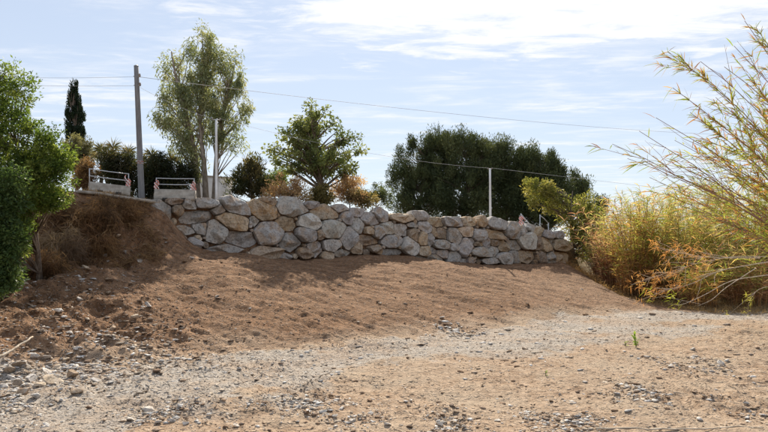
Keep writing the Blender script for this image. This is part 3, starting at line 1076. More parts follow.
def plant(name, label, cat, base, lobes, n_clump, per, leaf, cols, seed, mat, clump_r=0.22, droop=0.0, up=0.0, stems=((0, 0),), trunk_r=0.08,
          bark=None, group=None, shell=0.55, limb_r=0.022, crown='crown', clump_stretch=(1, 1, 1), trunk_split=0.5, leaf_w=0.3, trunk_name='trunk', lean=0.0, outward=0.6, sink=0.1, ragged=1.0):
    """stem(s), limbs to every clump of leaves, leaves as faces through the crown's volume"""
    rng = np.random.default_rng(seed)
    base = np.asarray(base, float)
    root = empty(name, base)
    tag(root, label, cat, group)
    vol = np.array([np.prod(r) ** 0.75 for _, r in lobes])
    pick = rng.choice(len(lobes), n_clump, p=vol / vol.sum())
    d = rng.normal(size=(n_clump, 3)); d /= np.linalg.norm(d, axis=1, keepdims=True)
    rad = shell + (ragged - shell) * rng.random(n_clump) ** 0.8
    rad = np.where(rng.random(n_clump) < 0.25, rng.random(n_clump) ** 0.5, rad)
    cc = np.array([lobes[p][0] for p in pick]) + d * rad[:, None] * np.array([lobes[p][1] for p in pick])
    gzv = ground_z(cc[:, 0], cc[:, 1]) + 0.12
    cc[:, 2] = np.maximum(cc[:, 2], gzv)
    mid = np.average([c for c, _ in lobes], axis=0, weights=vol)
    # trunks
    g = Geo()
    tops = []
    hi = max(c[2] + 0.35 * r[2] for c, r in lobes)
    for k, (ox, tx) in enumerate(stems):
        b0 = base + np.array([ox, 0.05 * k, -sink])
        h = (hi - base[2]) * (0.92 if k == 0 else 0.8)
        t = np.linspace(0, 1, 9)
        bend = np.stack([0.05 * h * np.sin(t * 4 + k + seed), 0.05 * h * np.cos(t * 3.3 + k * 2), np.zeros(9)], 1) * t[:, None]
        aim = mid + np.array([tx, 0.0, 0])
        line = b0 + np.stack([(aim[0] - b0[0]) * t ** 1.2, (aim[1] - b0[1]) * t ** 1.2, (h + sink) * t], 1) + bend
        r = trunk_r * (1 - 0.85 * t) * (1.0 if k == 0 else 0.8)
        r[0] *= 1.35
        g.tube(line, r, 8)
        tops.append(line)
    link(trunk_name, g.mesh(trunk_name, True), bark or M_BARK, root)
    # limbs
    g = Geo()
    lines = np.concatenate(tops)
    for c in cc[:min(len(cc), 260)]:
        low = lines[lines[:, 2] < c[2] - 0.12 * (hi - base[2])]
        if not len(low): low = lines[:2]
        a = low[np.argmin(np.linalg.norm((low - c) * np.array([1, 1, 0.55]), axis=1))]
        m = (a + c) / 2 + rng.normal(size=3) * 0.06 * np.linalg.norm(c - a) + np.array([0, 0, 0.06 * np.linalg.norm(c - a)])
        t = np.linspace(0, 1, 5)[:, None]
        pts = (1 - t) ** 2 * a + 2 * t * (1 - t) * m + t * t * c
        l = np.linalg.norm(c - a)
        g.tube(pts, np.linspace(limb_r * min(1.6, 0.5 + l * 0.5), limb_r * 0.2, 5), 4, cap=False)
    link('branches', g.mesh('branches', True), bark or M_BARK, root)
    # leaves
    N = n_clump * per
    ci = np.repeat(np.arange(n_clump), per)
    cr = clump_r * rng.uniform(0.6, 1.5, n_clump)
    off = rng.normal(size=(N, 3)); off /= np.linalg.norm(off, axis=1, keepdims=True)
    off *= (rng.random(N) ** 0.45)[:, None] * cr[ci][:, None] * np.array(clump_stretch)
    P = cc[ci] + off
    P[:, 2] = np.maximum(P[:, 2], ground_z(P[:, 0], P[:, 1]) + 0.02)
    out = d[ci] * outward + off / (cr[ci][:, None] + 1e-6) * 0.5 + rng.normal(size=(N, 3)) * 0.6
    out[:, 2] += up - droop
    ln = leaf * rng.uniform(0.6, 1.35, N)
    # each clump has its own shade of leaf, new growth paler
    tint = palette(cols, n_clump, rng, 0.12)[ci] * rng.uniform(0.8, 1.22, (N, 1))
    V, q, C = leaf_geo(P, out, ln, ln * leaf_w, rng, tint, 0.12)
    link(crown, make_mesh(crown, V, q, C), mat, root)
    return root


def terrace(x, Y):
    X = (x - CX) / F_PX * Y
    return np.array([X, Y, gz(X, Y)])


EUC = [(0.25, 0.29, 0.16), (0.32, 0.35, 0.205), (0.19, 0.225, 0.125), (0.40, 0.40, 0.23)]
plant('eucalyptus_tree', 'tall slender grey-green tree with loose crown and three trunks behind the wall', 'tree', terrace(205, 22.5),
      lobes_px([(200, 48, 17, 22), (173, 78, 17, 24), (232, 74, 15, 25), (198, 92, 20, 28), (167, 112, 14, 20), (238, 112, 13, 25), (212, 125, 18, 22),
                (182, 146, 17, 20), (231, 146, 13, 14, .3), (162, 158, 9, 8), (196, 165, 8, 8), (207, 76, 18, 22), (216, 103, 17, 20), (190, 125, 17, 17), (212, 60, 12, 14)], 22.5, 0.9), 265, 85, 0.14, EUC, 1, M_LEAF, clump_r=0.28, droop=0.55,
      stems=((-0.3, -0.75), (0.0, 0.1), (0.3, 0.95)), trunk_r=0.16, bark=M_BARK_PALE, clump_stretch=(0.9, 0.9, 1.25), leaf_w=0.24, outward=0.3)
OAK = [(0.155, 0.19, 0.07), (0.22, 0.255, 0.095), (0.29, 0.31, 0.125), (0.105, 0.135, 0.055)]
plant('broadleaf_tree', 'small rounded green tree behind rust-brown bushes on the wall', 'tree', terrace(322, 22.2),
      lobes_px([(318, 124, 24, 13), (300, 142, 22, 12), (341, 146, 18, 12), (276, 150, 10, 9), (296, 162, 24, 10), (335, 166, 26, 10), (318, 148, 26, 18), (357, 150, 7, 6), (314, 112, 12, 6)], 22.2, 0.9),
      165, 62, 0.115, OAK, 2, M_LEAF, clump_r=0.22, stems=((0, 0),), trunk_r=0.17, leaf_w=0.5, limb_r=0.035, ragged=1.2)
DARK = [(0.075, 0.098, 0.045), (0.105, 0.13, 0.058), (0.14, 0.16, 0.072), (0.055, 0.072, 0.036)]
for i, (bx, lst, label) in enumerate([
        (418, [(418, 160, 24, 24), (403, 182, 14, 28), (425, 190, 30, 26), (436, 146, 18, 16), (410, 205, 22, 14), (436, 208, 20, 12), (440, 170, 18, 26)], 'leftmost dark evergreen with dense upright foliage, behind the wall'),
        (462, [(464, 162, 28, 26), (455, 146, 20, 14), (462, 190, 32, 28), (478, 152, 16, 12), (466, 208, 24, 12), (484, 172, 18, 24)], 'tall dark evergreen just left of the right-hand white post'),
        (505, [(502, 168, 26, 24), (497, 154, 18, 13), (506, 194, 30, 26), (500, 210, 26, 12), (520, 176, 16, 20), (522, 200, 18, 18)], 'dark evergreen right behind the right-hand white post'),
        (545, [(538, 174, 24, 22), (530, 160, 16, 12), (548, 200, 26, 24), (554, 170, 11, 14), (532, 211, 20, 12), (552, 214, 18, 12)], 'dark evergreen rising above the yellow-green shrub'),
        (585, [(580, 197, 16, 18), (572, 184, 12, 12), (597, 210, 10, 12)], 'rightmost and lowest dark evergreen, beside the reed bed')]):
    Yd = 37.5 - (1.0 if i % 2 else 0)
    plant('evergreen_tree', label, 'tree', terrace(bx, Yd), lobes_px(lst, Yd, 0.85), 330 if i < 4 else 90, 150, 0.18, DARK, 30 + i, M_DENSE, clump_r=0.42,
          up=0.9, trunk_r=0.16, clump_stretch=(0.85, 0.85, 1.2), leaf_w=0.22, group='dark evergreens behind the wall', shell=0.55, ragged=1.08)
plant('cypress_tree', 'slim pointed dark cypress far left on the skyline', 'tree', terrace(75, 36),
      lobes_px([(74, 88, 3.5, 9), (74, 100, 6, 12), (75, 112, 8.5, 14), (75, 125, 9.5, 14), (76, 140, 9, 14), (76, 158, 8, 14)], 36, 1.0), 150, 100, 0.2,
      [(0.022, 0.04, 0.022), (0.035, 0.055, 0.028), (0.017, 0.03, 0.017)], 50, M_DENSE, clump_r=0.2, up=1.6, trunk_r=0.13, clump_stretch=(0.6, 0.6, 1.5), leaf_w=0.2, outward=0.3, shell=0.6)
OLIVE = [(0.17, 0.17, 0.09), (0.22, 0.21, 0.12), (0.13, 0.125, 0.065)]
plant('olive_shrub', 'rounded grey-olive shrub under the cypress', 'shrub', terrace(84, 23), lobes_px([(76, 148, 14, 12), (90, 152, 8, 9), (80, 162, 14, 12)], 23, 0.9), 60, 120, 0.10,
      OLIVE, 51, M_LEAF, clump_r=0.22, leaf_w=0.3, up=0.4)
plant('withered_shrub', 'withered red-brown shrub between olive shrub and leftmost barrier', 'shrub', terrace(88, 20),
      lobes_px([(86, 170, 7, 12), (84, 182, 9, 10)], 20, 1.0), 40, 90, 0.10, [(0.22, 0.13, 0.06), (0.30, 0.19, 0.09), (0.16, 0.09, 0.045)], 52, M_DRY, clump_r=0.18, leaf_w=0.28, droop=0.3)
HEDGE = [(0.032, 0.042, 0.02), (0.05, 0.06, 0.028), (0.085, 0.075, 0.035), (0.025, 0.03, 0.016)]
for i, (bx, lst, label) in enumerate([
        (118, [(118, 174, 15, 15), (108, 162, 9, 10), (125, 186, 12, 11), (130, 165, 8, 9)], 'dark tangled bush behind the leftmost concrete barrier'),
        (152, [(152, 174, 11, 16), (147, 188, 12, 11), (160, 168, 9, 12)], 'dark bush right beside the wooden utility pole'),
        (178, [(176, 178, 14, 14), (186, 170, 9, 10), (172, 190, 14, 9)], 'dark bush behind the railed barrier next to the tall tree')]):
    plant('dark_shrub', label, 'shrub', terrace(bx, 21.2), lobes_px(lst, 21.2, 0.7), 75, 100, 0.13, HEDGE, 60 + i, M_LEAF, clump_r=0.26, leaf_w=0.22, up=0.3, group='dark shrubs on the terrace', ragged=1.3)
plant('oleander_shrub', 'upright dark leafy bush right of the left white post', 'shrub', terrace(252, 21.5),
      lobes_px([(250, 178, 13, 14), (262, 186, 9, 12), (238, 186, 9, 10), (255, 165, 7, 8)], 21.5, 0.9), 75, 70, 0.17, [(0.06, 0.075, 0.03), (0.10, 0.105, 0.045), (0.16, 0.13, 0.06), (0.05, 0.05, 0.025)], 70, M_LEAF,
      clump_r=0.22, up=1.0, leaf_w=0.2, ragged=1.35)
RUST = [(0.46, 0.30, 0.17), (0.56, 0.40, 0.24), (0.36, 0.22, 0.125), (0.46, 0.37, 0.21)]
for i, (bx, lst, label, cl) in enumerate([
        (292, [(290, 187, 17, 9), (282, 194, 14, 6), (300, 193, 12, 6)], 'left rust-brown dry bush on top of the wall', RUST),
        (350, [(349, 186, 15, 8), (355, 195, 12, 6), (340, 193, 12, 6)], 'right rust-brown dry bush on top of the wall', RUST),
        (275, [(274, 181, 12, 5), (282, 176, 6, 4), (268, 188, 6, 6)], 'low fresh green bush behind the left rust-brown bush', [(0.17, 0.24, 0.05), (0.22, 0.28, 0.07), (0.12, 0.17, 0.04)]),
        (322, [(322, 195, 8, 7), (318, 199, 7, 5)], 'olive tuft of undergrowth between the two rust-brown bushes', [(0.17, 0.15, 0.06), (0.24, 0.2, 0.085), (0.12, 0.105, 0.045)]),
        (365, [(361, 199, 12, 6), (356, 196, 7, 6)], 'low straw-olive undergrowth at the right of the rust-brown bushes', [(0.19, 0.16, 0.07), (0.27, 0.21, 0.10), (0.13, 0.11, 0.05)]),
        (377, [(376, 193, 9, 7), (370, 198, 9, 5), (384, 197, 7, 6)], 'small far green bush in the gap left of the dark evergreens', [(0.075, 0.10, 0.04), (0.12, 0.145, 0.06), (0.055, 0.075, 0.03)])]):
    Yb = (20.9, 22.3, 23.5, 21.4, 22.6, 30)[i]
    plant('dry_bush' if i < 2 else 'low_bush', label, 'bush', terrace(bx, Yb), lobes_px(lst, Yb, 0.8), 60, 70, 0.085, cl, 80 + i, M_DRY if i < 2 else M_LEAF, clump_r=0.2, leaf_w=0.4, trunk_r=0.03, limb_r=0.012,
          up=0.3, group='bushes along the top of the wall', ragged=1.45)
YEL = [(0.20, 0.22, 0.055), (0.28, 0.28, 0.08), (0.14, 0.165, 0.045), (0.33, 0.30, 0.10)]
plant('yellow_green_shrub', 'large yellow-green shrub leaning over the right end of the wall', 'shrub', terrace(572, 28.2),
      lobes_px([(537, 190, 15, 12), (530, 203, 8, 8), (556, 200, 14, 14), (575, 214, 17, 17), (592, 222, 12, 18), (582, 236, 14, 13), (590, 205, 8, 10), (570, 238, 8, 10), (588, 248, 13, 12), (600, 240, 9, 16)], 28.2, 0.8), 170, 95, 0.12, YEL, 90, M_LEAF,
      clump_r=0.28, leaf_w=0.34, trunk_r=0.11, up=0.3)
BUSH = [(0.10, 0.155, 0.035), (0.145, 0.205, 0.045), (0.22, 0.27, 0.07), (0.065, 0.105, 0.025)]
plant('mastic_bush', 'big bright green leafy bush filling the left edge', 'bush', on_ground(20, 292) + np.array([-0.7, 1.3, 0.0]),
      lobes_px([(10, 92, 26, 30), (-30, 110, 40, 50), (8, 135, 34, 26), (48, 160, 26, 28), (58, 180, 18, 26), (25, 185, 34, 34), (-35, 200, 45, 60), (36, 200, 26, 14), (10, 235, 24, 22), (55, 150, 16, 18)], 11.6, 0.8), 520, 95, 0.07, BUSH, 100, M_GLOW,
      clump_r=0.17, leaf_w=0.38, trunk_r=0.09, up=0.3, stems=((0, 0), (0.35, 0.4), (-0.3, -0.5)), limb_r=0.016)
plant('mastic_bush', 'shaded dark green bush low at the left edge in front', 'bush', on_ground(2, 296),
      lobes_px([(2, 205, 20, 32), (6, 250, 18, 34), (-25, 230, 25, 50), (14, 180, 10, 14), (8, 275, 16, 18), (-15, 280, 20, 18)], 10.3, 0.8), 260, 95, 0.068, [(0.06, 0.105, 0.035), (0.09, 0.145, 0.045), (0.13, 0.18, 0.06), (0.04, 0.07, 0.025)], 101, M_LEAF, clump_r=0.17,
      leaf_w=0.4, trunk_r=0.06, limb_r=0.012)


# --- spiky plants on the terrace, left
def yucca(x, Y, top_y, label, seed, cols):
    rng = np.random.default_rng(seed)
    b = terrace(x, Y)
    top = px(x, top_y, Y)
    root = empty('yucca_plant', b)
    tag(root, label, 'yucca', 'spiky plants on the terrace')
    g = Geo(); lv, lq, lc, n = [], [], [], 0
    heads = [top] + [top + np.array([rng.uniform(-.5, .5), rng.uniform(-.3, .3), -rng.uniform(0.25, 0.9)]) for _ in range(3)]
    for h in heads:
        t = np.linspace(0, 1, 6)[:, None]
        m = np.array([(b[0] * 0.7 + h[0] * 0.3), b[1], (b[2] + h[2]) / 2])
        g.tube((1 - t) ** 2 * (b - [0, 0, .1]) + 2 * t * (1 - t) * m + t * t * h, np.linspace(0.07, 0.035, 6), 6)
        k = 75
        d = rng.normal(size=(k, 3)); d[:, 2] = d[:, 2] * 0.8 + 0.35
        d /= np.linalg.norm(d, axis=1, keepdims=True)
        ln = rng.uniform(0.28, 0.5, k)
        V, q, C = leaf_geo(h + d * ln[:, None] * 0.5, d, ln, np.full(k, 0.035), rng, palette(cols, k, rng))
        lv.append(V); lq.append(q + n); lc.append(C); n += len(V)
    link('trunk', g.mesh('trunk', True), M_BARK, root)
    link('crown', make_mesh('crown', np.concatenate(lv), np.concatenate(lq), np.concatenate(lc)), M_LEAF, root)


YC = [(0.10, 0.105, 0.05), (0.16, 0.145, 0.07), (0.22, 0.17, 0.085), (0.07, 0.075, 0.035)]
for x, Y, ty, lab in [(101, 22, 150, 'half-dead spiky plant left of the tall spiky ones, behind the leftmost barrier'), (113, 22.5, 147, 'brown spiky plant in the middle behind the leftmost barrier'),
                      (128, 21.8, 152, 'green spiky plant just left of the utility pole'), (152, 22.2, 155, 'green spiky plant just right of the utility pole'),
                      (171, 22.6, 160, 'spiky plant behind the railed barrier, left of the tall tree')]:
    yucca(x, Y, ty, lab, int(x), YC)


# --- reeds on the right
def blades(P, D, ln, wd, rng, cols, sag=0.35):
    """long arched leaf blades: three quads tapering to the tip"""
    n = len(P)
    D = D / (np.linalg.norm(D, axis=1, keepdims=True) + 1e-9)
    s = np.cross(D, rng.normal(size=(n, 3))); s /= np.linalg.norm(s, axis=1, keepdims=True) + 1e-9
    V = []
    for t, w in ((0, 0.6), (0.4, 1.0), (0.75, 0.6), (1.0, 0.06)):
        c = P + D * (ln * t)[:, None] - np.array([0, 0, 1.0]) * (sag * ln * t * t)[:, None]
        V.append(c + s * (wd * w * 0.5)[:, None]); V.append(c - s * (wd * w * 0.5)[:, None])
    V = np.stack(V, 1)
    b = np.arange(n)[:, None, None] * 8
    q = (b + np.array([(0, 1, 3, 2), (2, 3, 5, 4), (4, 5, 7, 6)])[None]).reshape(-1, 4)
    return V.reshape(-1, 3), q, np.repeat(cols, 8, axis=0)


REED_TOP = np.array([(0.29, 0.33, 0.075), (0.42, 0.38, 0.12), (0.21, 0.27, 0.06), (0.48, 0.37, 0.16)]) * 1.6
REED_LOW = np.array([(0.36, 0.20, 0.085), (0.28, 0.165, 0.08), (0.44, 0.29, 0.135), (0.22, 0.135, 0.07)]) * 1.4


def reed_clump(x, Y, top_y, width_px, label, seed, n=70, green=0.5, lean=0.0):
    rng = np.random.default_rng(seed)
    b = terrace(x, Y)
    root = empty('reed_clump', b)
    tag(root, label, 'reeds', 'reed clumps in the gully at right')
    H = EYE + (HZ - top_y) / F_PX * Y - b[2]
    R = width_px / 2 / F_PX * Y
    g = Geo()
    P, D, Ls, Ws, Cs = [], [], [], [], []
    for k in range(n):
        a = rng.uniform(0, 6.28); r = math.sqrt(rng.random()) * R
        bx, by = b[0] + 0.7 * r * math.cos(a), b[1] + 0.7 * r * math.sin(a)
        h = H * (0.4 + 0.72 * rng.random() ** 0.8)
        out = np.array([math.cos(a) * 0.22 * r / R * h + lean * h + rng.normal() * 0.16 * h, math.sin(a) * 0.2 * h * r / R + rng.normal() * 0.14 * h, 0])
        base = np.array([bx, by, gz(bx, by) - 0.05])
        t = np.linspace(0, 1, 7)[:, None]
        pts = base + out * t ** 1.7 + np.array([0, 0, 1.0]) * h * t
        c = REED_LOW[rng.integers(0, 4)] * rng.uniform(0.7, 1.1)
        g.tube(pts, np.linspace(0.013, 0.004, 7), 4, c, cap=False)
        m = int(h * 17)
        tt = rng.uniform(0.05, 1.0, m) ** 0.7
        pp = base + out * tt[:, None] ** 1.7 + np.array([0, 0, 1.0]) * (h * tt)[:, None]
        dd = rng.normal(size=(m, 3)); dd[:, 2] = np.abs(dd[:, 2]) * 0.6 + 0.35
        P.append(pp); D.append(dd)
        Ls.append(rng.uniform(0.2, 0.55, m)); Ws.append(rng.uniform(0.012, 0.030, m))
        # dead leaves hang low on the stem, living ones grow at the top
        live = rng.random(m) < np.clip((tt - 0.25) * 2.6, 0, 1) * green * 2.2
        col = np.where(live[:, None], REED_TOP[rng.integers(0, 4, m)], REED_LOW[rng.integers(0, 4, m)]) * rng.uniform(0.7, 1.15, (m, 1))
        Cs.append(col)
    V, q, C = blades(np.concatenate(P), np.concatenate(D), np.concatenate(Ls), np.concatenate(Ws), rng, np.concatenate(Cs) * rng.uniform(0.75, 1.2) * np.array([1, rng.uniform(0.9, 1.05), rng.uniform(0.8, 1.3)]))
    link('stems', g.mesh('stems', True), M_DRY, root)
    link('leaves', make_mesh('leaves', V, q, C), M_DRY, root)


for i, (x, Y, ty, w, n, gr, ln, lab) in enumerate([
        (612, 24.5, 208, 30, 60, 0.25, 0.0, 'golden reed clump next to the yellow-green shrub'),
        (634, 22.5, 206, 40, 90, 0.35, 0.0, 'tall golden-stemmed reed clump, second from the yellow-green shrub'),
        (655, 23.5, 196, 40, 90, 0.6, 0.0, 'reed clump with green tops, third from the yellow-green shrub'),
        (680, 22.0, 212, 44, 90, 0.65, 0.0, 'broad yellow-green reed clump above the fallen orange branches'),
        (704, 24.0, 190, 44, 90, 0.6, 0.0, 'reed clump with the rusty tips in the middle of the reed bed'),
        (728, 22.0, 214, 44, 90, 0.7, 0.0, 'dense green reed clump left of the overhanging canes'),
        (752, 23.0, 190, 46, 90, 0.5, 0.0, 'orange-green reed clump behind the overhanging canes'),
        (780, 21.0, 205, 46, 80, 0.5, 0.0, 'reed clump cut by the right edge'),
        (690, 27.5, 196, 60, 70, 0.7, 0.0, 'far reed clump at the back of the reed bed'),
        (640, 28.5, 203, 50, 60, 0.55, 0.0, 'far reed clump at the back, nearest the evergreens'),
        (745, 20.0, 246, 60, 60, 0.35, 0.0, 'low straw-coloured reed clump at the foot of the reed bed, right'),
        (603, 27.0, 222, 26, 60, 0.3, 0.0, 'small rusty reed clump between the yellow-green shrub and the golden clump'),
        (700, 19.8, 262, 46, 50, 0.3, 0.0, 'low shaded reed clump behind the fallen branches')]):
    reed_clump(x, Y, ty, w, lab, 200 + i, n, gr, ln)


# --- the leaning canes that hang in from the right
def overhang():
    rng = np.random.default_rng(77)
    Yb = 13.0
    base = np.array([10.6, Yb, gz(10.6, Yb)])
    root = empty('leaning_canes', base)
    tag(root, 'giant reed with long leafy canes leaning into the sky from the right edge', 'reeds')
    tips = [(668, 52, 1), (612, 145, 0.25), (672, 88, 0.9), (756, 28, 1), (733, 46, 0), (650, 178, 0.3), (640, 132, 0), (690, 112, 0.8), (700, 150, 0.7), (716, 98, 0), (664, 160, 0), (780, 55, 0.9),
            (742, 120, 0.9), (705, 190, 0.5), (760, 160, 0.6), (678, 205, 0.2), (730, 178, 0.6), (690, 165, 0), (720, 140, 0.8), (775, 110, 0.8), (640, 160, 0), (750, 200, 0.5), (765, 215, .4), (736, 226, 0.2), (748, 75, 0.9), (770, 140, 0.8), (725, 165, 0.7), (760, 185, 0.7), (745, 145, 0.6), (715, 205, 0.5), (762, 95, 0.8), (655, 118, 0), (700, 62, 0), (676, 140, 0.05), (628, 158, 0), (662, 192, 0.1), (708, 84, 0.1), (724, 66, 0), (745, 20, 0.1), (690, 182, 0.1), (700, 215, 0.1), (720, 220, 0.2), (668, 172, 0)]
    for k, (tx, ty, leafy) in enumerate(tips):
        tip = px(tx, ty, Yb + rng.uniform(-1.3, 1.3))
        b = base + np.array([rng.uniform(-.5, .9), rng.uniform(-.7, .7), 0]); b[2] = gz(b[0], b[1]) - 0.05
        span = tip - b
        ctrl = b + np.array([span[0] * 0.38, span[1] * 0.5, span[2] * 0.62])
        ts = np.linspace(0, 1, 12)[:, None]
        f = lambda t: (1 - t) ** 2 * b + 2 * t * (1 - t) * ctrl + t * t * tip
        pts = f(ts) + rng.normal(size=(12, 3)) * 0.012
        g = Geo()
        g.tube(pts, np.linspace(0.019, 0.005, 12), 5)
        # thin bare side shoots
        shoots = []
        for _ in range(9):
            t0 = rng.uniform(0.4, 0.92)
            a = f(t0); dirv = f(min(1, t0 + 0.1)) - a
            dirv = dirv / np.linalg.norm(dirv) + rng.normal(size=3) * 0.30 + np.array([0, 0, 0.12])
            e = a + dirv * rng.uniform(0.4, 1.1)
            g.tube(np.array([a, (a + e) / 2 + rng.normal(size=3) * 0.03, e]), [0.006, 0.0045, 0.002], 4, cap=False)
            shoots.append((a, e))
        cane = link('cane', g.mesh('cane', True), M_CANE_PINK, root)
        m = int(14 + 130 * leafy)
        t = rng.uniform(0.42, 1.0, m)[:, None]
        node_t = np.round(t * 34) / 34
        pp = f(node_t)
        ax = f(np.minimum(node_t + 0.02, 1.02)) - f(node_t - 0.02)
        ax /= np.linalg.norm(ax, axis=1, keepdims=True) + 1e-9
        dd = ax * 0.9 + rng.normal(size=(m, 3)) * 0.55
        cols = np.where(rng.random((m, 1)) < 0.60, np.array([(0.34, 0.40, 0.07), (0.46, 0.47, 0.11), (0.26, 0.34, 0.06)])[rng.integers(0, 3, m)],
                        np.array([(0.50, 0.26, 0.10), (0.44, 0.20, 0.08), (0.56, 0.38, 0.16)])[rng.integers(0, 3, m)])
        k2 = int(24 + 300 * leafy)
        pick = rng.integers(0, len(shoots), k2)
        sa = np.array([q_[0] for q_ in shoots])[pick]; se = np.array([q_[1] for q_ in shoots])[pick]
        pp = np.vstack([pp, sa + (se - sa) * rng.uniform(0.15, 1.0, (k2, 1))])
        sd = (se - sa) / np.linalg.norm(se - sa, axis=1, keepdims=True)
        dd = np.vstack([dd, sd * 0.9 + rng.normal(size=(k2, 3)) * 0.4])
        cols = np.vstack([cols, cols[rng.integers(0, m, k2)]])
        m += k2
        V, q, C = blades(pp, dd, rng.uniform(0.08, 0.36, m), rng.uniform(0.010, 0.024, m), rng, cols * rng.uniform(0.6, 1.0, (m, 1)), 0.25)
        me = make_mesh('leaves', V, q, C)
        me.materials.append(M_LEAF)
        o = bpy.data.objects.new('leaves', me)
        COL.objects.link(o)
        o.parent = cane
        me.transform(Matrix.Translation(-Vector(base)))


overhang()


# --- fallen dead branches in front of the reeds
def fallen(path, Ys, label, seed, leaf_n, r=0.016, cols=None, name='fallen_branch', mat=None):
    rng = np.random.default_rng(seed)
    pts = np.array([px(x, y, Y) for (x, y), Y in zip(path, Ys)])
    g_ = ground_z(pts[:, 0], pts[:, 1])
    pts[:, 2] = np.maximum(pts[:, 2], g_ + r)
    t = np.linspace(0, len(pts) - 1, 14)
    i = np.arange(len(pts))
    P = np.stack([np.interp(t, i, pts[:, k]) for k in range(3)], 1)
    P[1:-1] = (P[:-2] + 2 * P[1:-1] + P[2:]) / 4
    root = empty(name, P[0])
    tag(root, label, 'branch')
    g = Geo()
    g.tube(P, np.linspace(r, r * 0.35, len(P)), 6)
    ends = [P[-1]]
    for _ in range(int(leaf_n / 14)):
        k = rng.integers(4, len(P) - 1)
        d = P[min(k + 1, len(P) - 1)] - P[k - 1]
        d = d / np.linalg.norm(d) + rng.normal(size=3) * 0.4
        e = P[k] + d * rng.uniform(0.2, 0.7)
        e[2] = max(e[2], gz(e[0], e[1]) + 0.01)
        g.tube(np.array([P[k], (P[k] + e) / 2 + rng.normal(size=3) * 0.02, e]), [r * 0.5, r * 0.4, r * 0.15], 4, cap=False)
        ends.append(e)
    link('stem', g.mesh('stem', True), mat or M_DEADWOOD, root)
    if leaf_n:
        e = np.array(ends)[rng.integers(0, len(ends), leaf_n)] + rng.normal(size=(leaf_n, 3)) * 0.07
        cc = palette(cols or [(0.68, 0.34, 0.12), (0.60, 0.27, 0.09), (0.72, 0.46, 0.2)], leaf_n, rng)
        d = rng.normal(size=(leaf_n, 3)) + np.array([-0.7, 0, 0.2])
        e[:, 2] = np.maximum(e[:, 2], ground_z(e[:, 0], e[:, 1]) + 0.01)
        V, q, C = blades(e, d, rng.uniform(0.1, 0.25, leaf_n), rng.uniform(0.008, 0.016, leaf_n), rng, cc, 0.3)
        link('leaves', make_mesh('leaves', V, q, C), M_DRY, root)


fallen([(775, 257), (735, 256), (700, 262), (670, 272), (642, 280)], [18.4, 18.4, 18.5, 18.6, 18.7], 'long fallen branch with orange dead tips, topmost in front of the reeds', 1, 340)
fallen([(760, 258), (715, 258), (690, 255), (672, 250)], [18.3, 18.3, 18.4, 18.4], 'short dead branch with orange leaf tufts below the reed clumps', 2, 260)
fallen([(768, 262), (720, 270), (690, 285), (665, 290)], [18.2, 18.2, 18.3, 18.4], 'lower fallen branch with orange tips in the reed shade', 3, 260)
fallen([(768, 275), (730, 280), (705, 295), (680, 306), (668, 304)], [18.0, 17.9, 17.8, 17.6, 17.5], 'bare pale cane arching down to the ground in front of the reeds', 4, 0, 0.014)
fallen([(756, 268), (725, 288), (712, 300), (698, 306)], [17.9, 17.8, 17.7, 17.6], 'second bare pale cane bent to the ground, right of the first', 5, 0, 0.012)
fallen([(700, 304), (690, 302), (676, 299), (664, 296), (650, 299)], [17.6, 17.6, 17.5, 17.5, 17.5], 'low runner with bright yellow-green leaves on the ground before the reeds', 6, 60, 0.007,
       [(0.45, 0.50, 0.06), (0.55, 0.52, 0.10), (0.36, 0.42, 0.05)])
fallen([(785, 292), (768, 286), (757, 290), (750, 300)], [17.0, 17.0, 17.0, 16.9], 'yellow-green leafy shoot hanging in at the right edge above the gravel', 7, 50, 0.008,
       [(0.45, 0.47, 0.08), (0.55, 0.50, 0.13)])


# --- dry grass: uncountable cover
def grass(name, label, x0, x1, ysamp, n, ln, cols, seed, keepf, up=1.0, mat=None):
    rng = np.random.default_rng(seed)
    pts = ysamp(rng, n)
    P = np.stack([pts[:, 0], pts[:, 1], ground_z(pts[:, 0], pts[:, 1])], -1)
    d = rng.normal(size=(len(P), 3)) * 0.6
    d[:, 2] = np.abs(d[:, 2]) + up
    u, s = us(P[:, 0], P[:, 1])
    tuft = fbm(P[:, 0] * 1.7, P[:, 1] * 1.7, 3)
    P = P[tuft > keepf]; d = d[tuft > keepf]; tuft = tuft[tuft > keepf]
    m = len(P)
    V, q, C = blades(P, d, ln * rng.uniform(0.5, 1.4, m), rng.uniform(0.006, 0.014, m), rng, palette(cols, m, rng), 0.6)
    o = link(name, make_mesh(name, V, q, C), mat or M_DRY)
    tag(o, label, 'grass', kind='stuff')


def bank_pts(rng, n):
    u = rng.uniform(-5.0, -0.1, n); s = rng.uniform(-0.3, 1.6, n) + np.clip(-u - 2.5, 0, 3) * 0.6 * rng.random(n)
    return P0 + WD * u[:, None] + WN * s[:, None]


STRAW = [(0.34, 0.215, 0.115), (0.46, 0.31, 0.17), (0.25, 0.155, 0.085), (0.16, 0.10, 0.06)]
grass('dry_grass', 'mat of dry brown grass and roots hanging down the left bank', 0, 0, bank_pts, 24000, 0.36, STRAW, 5, -0.25, -0.1)


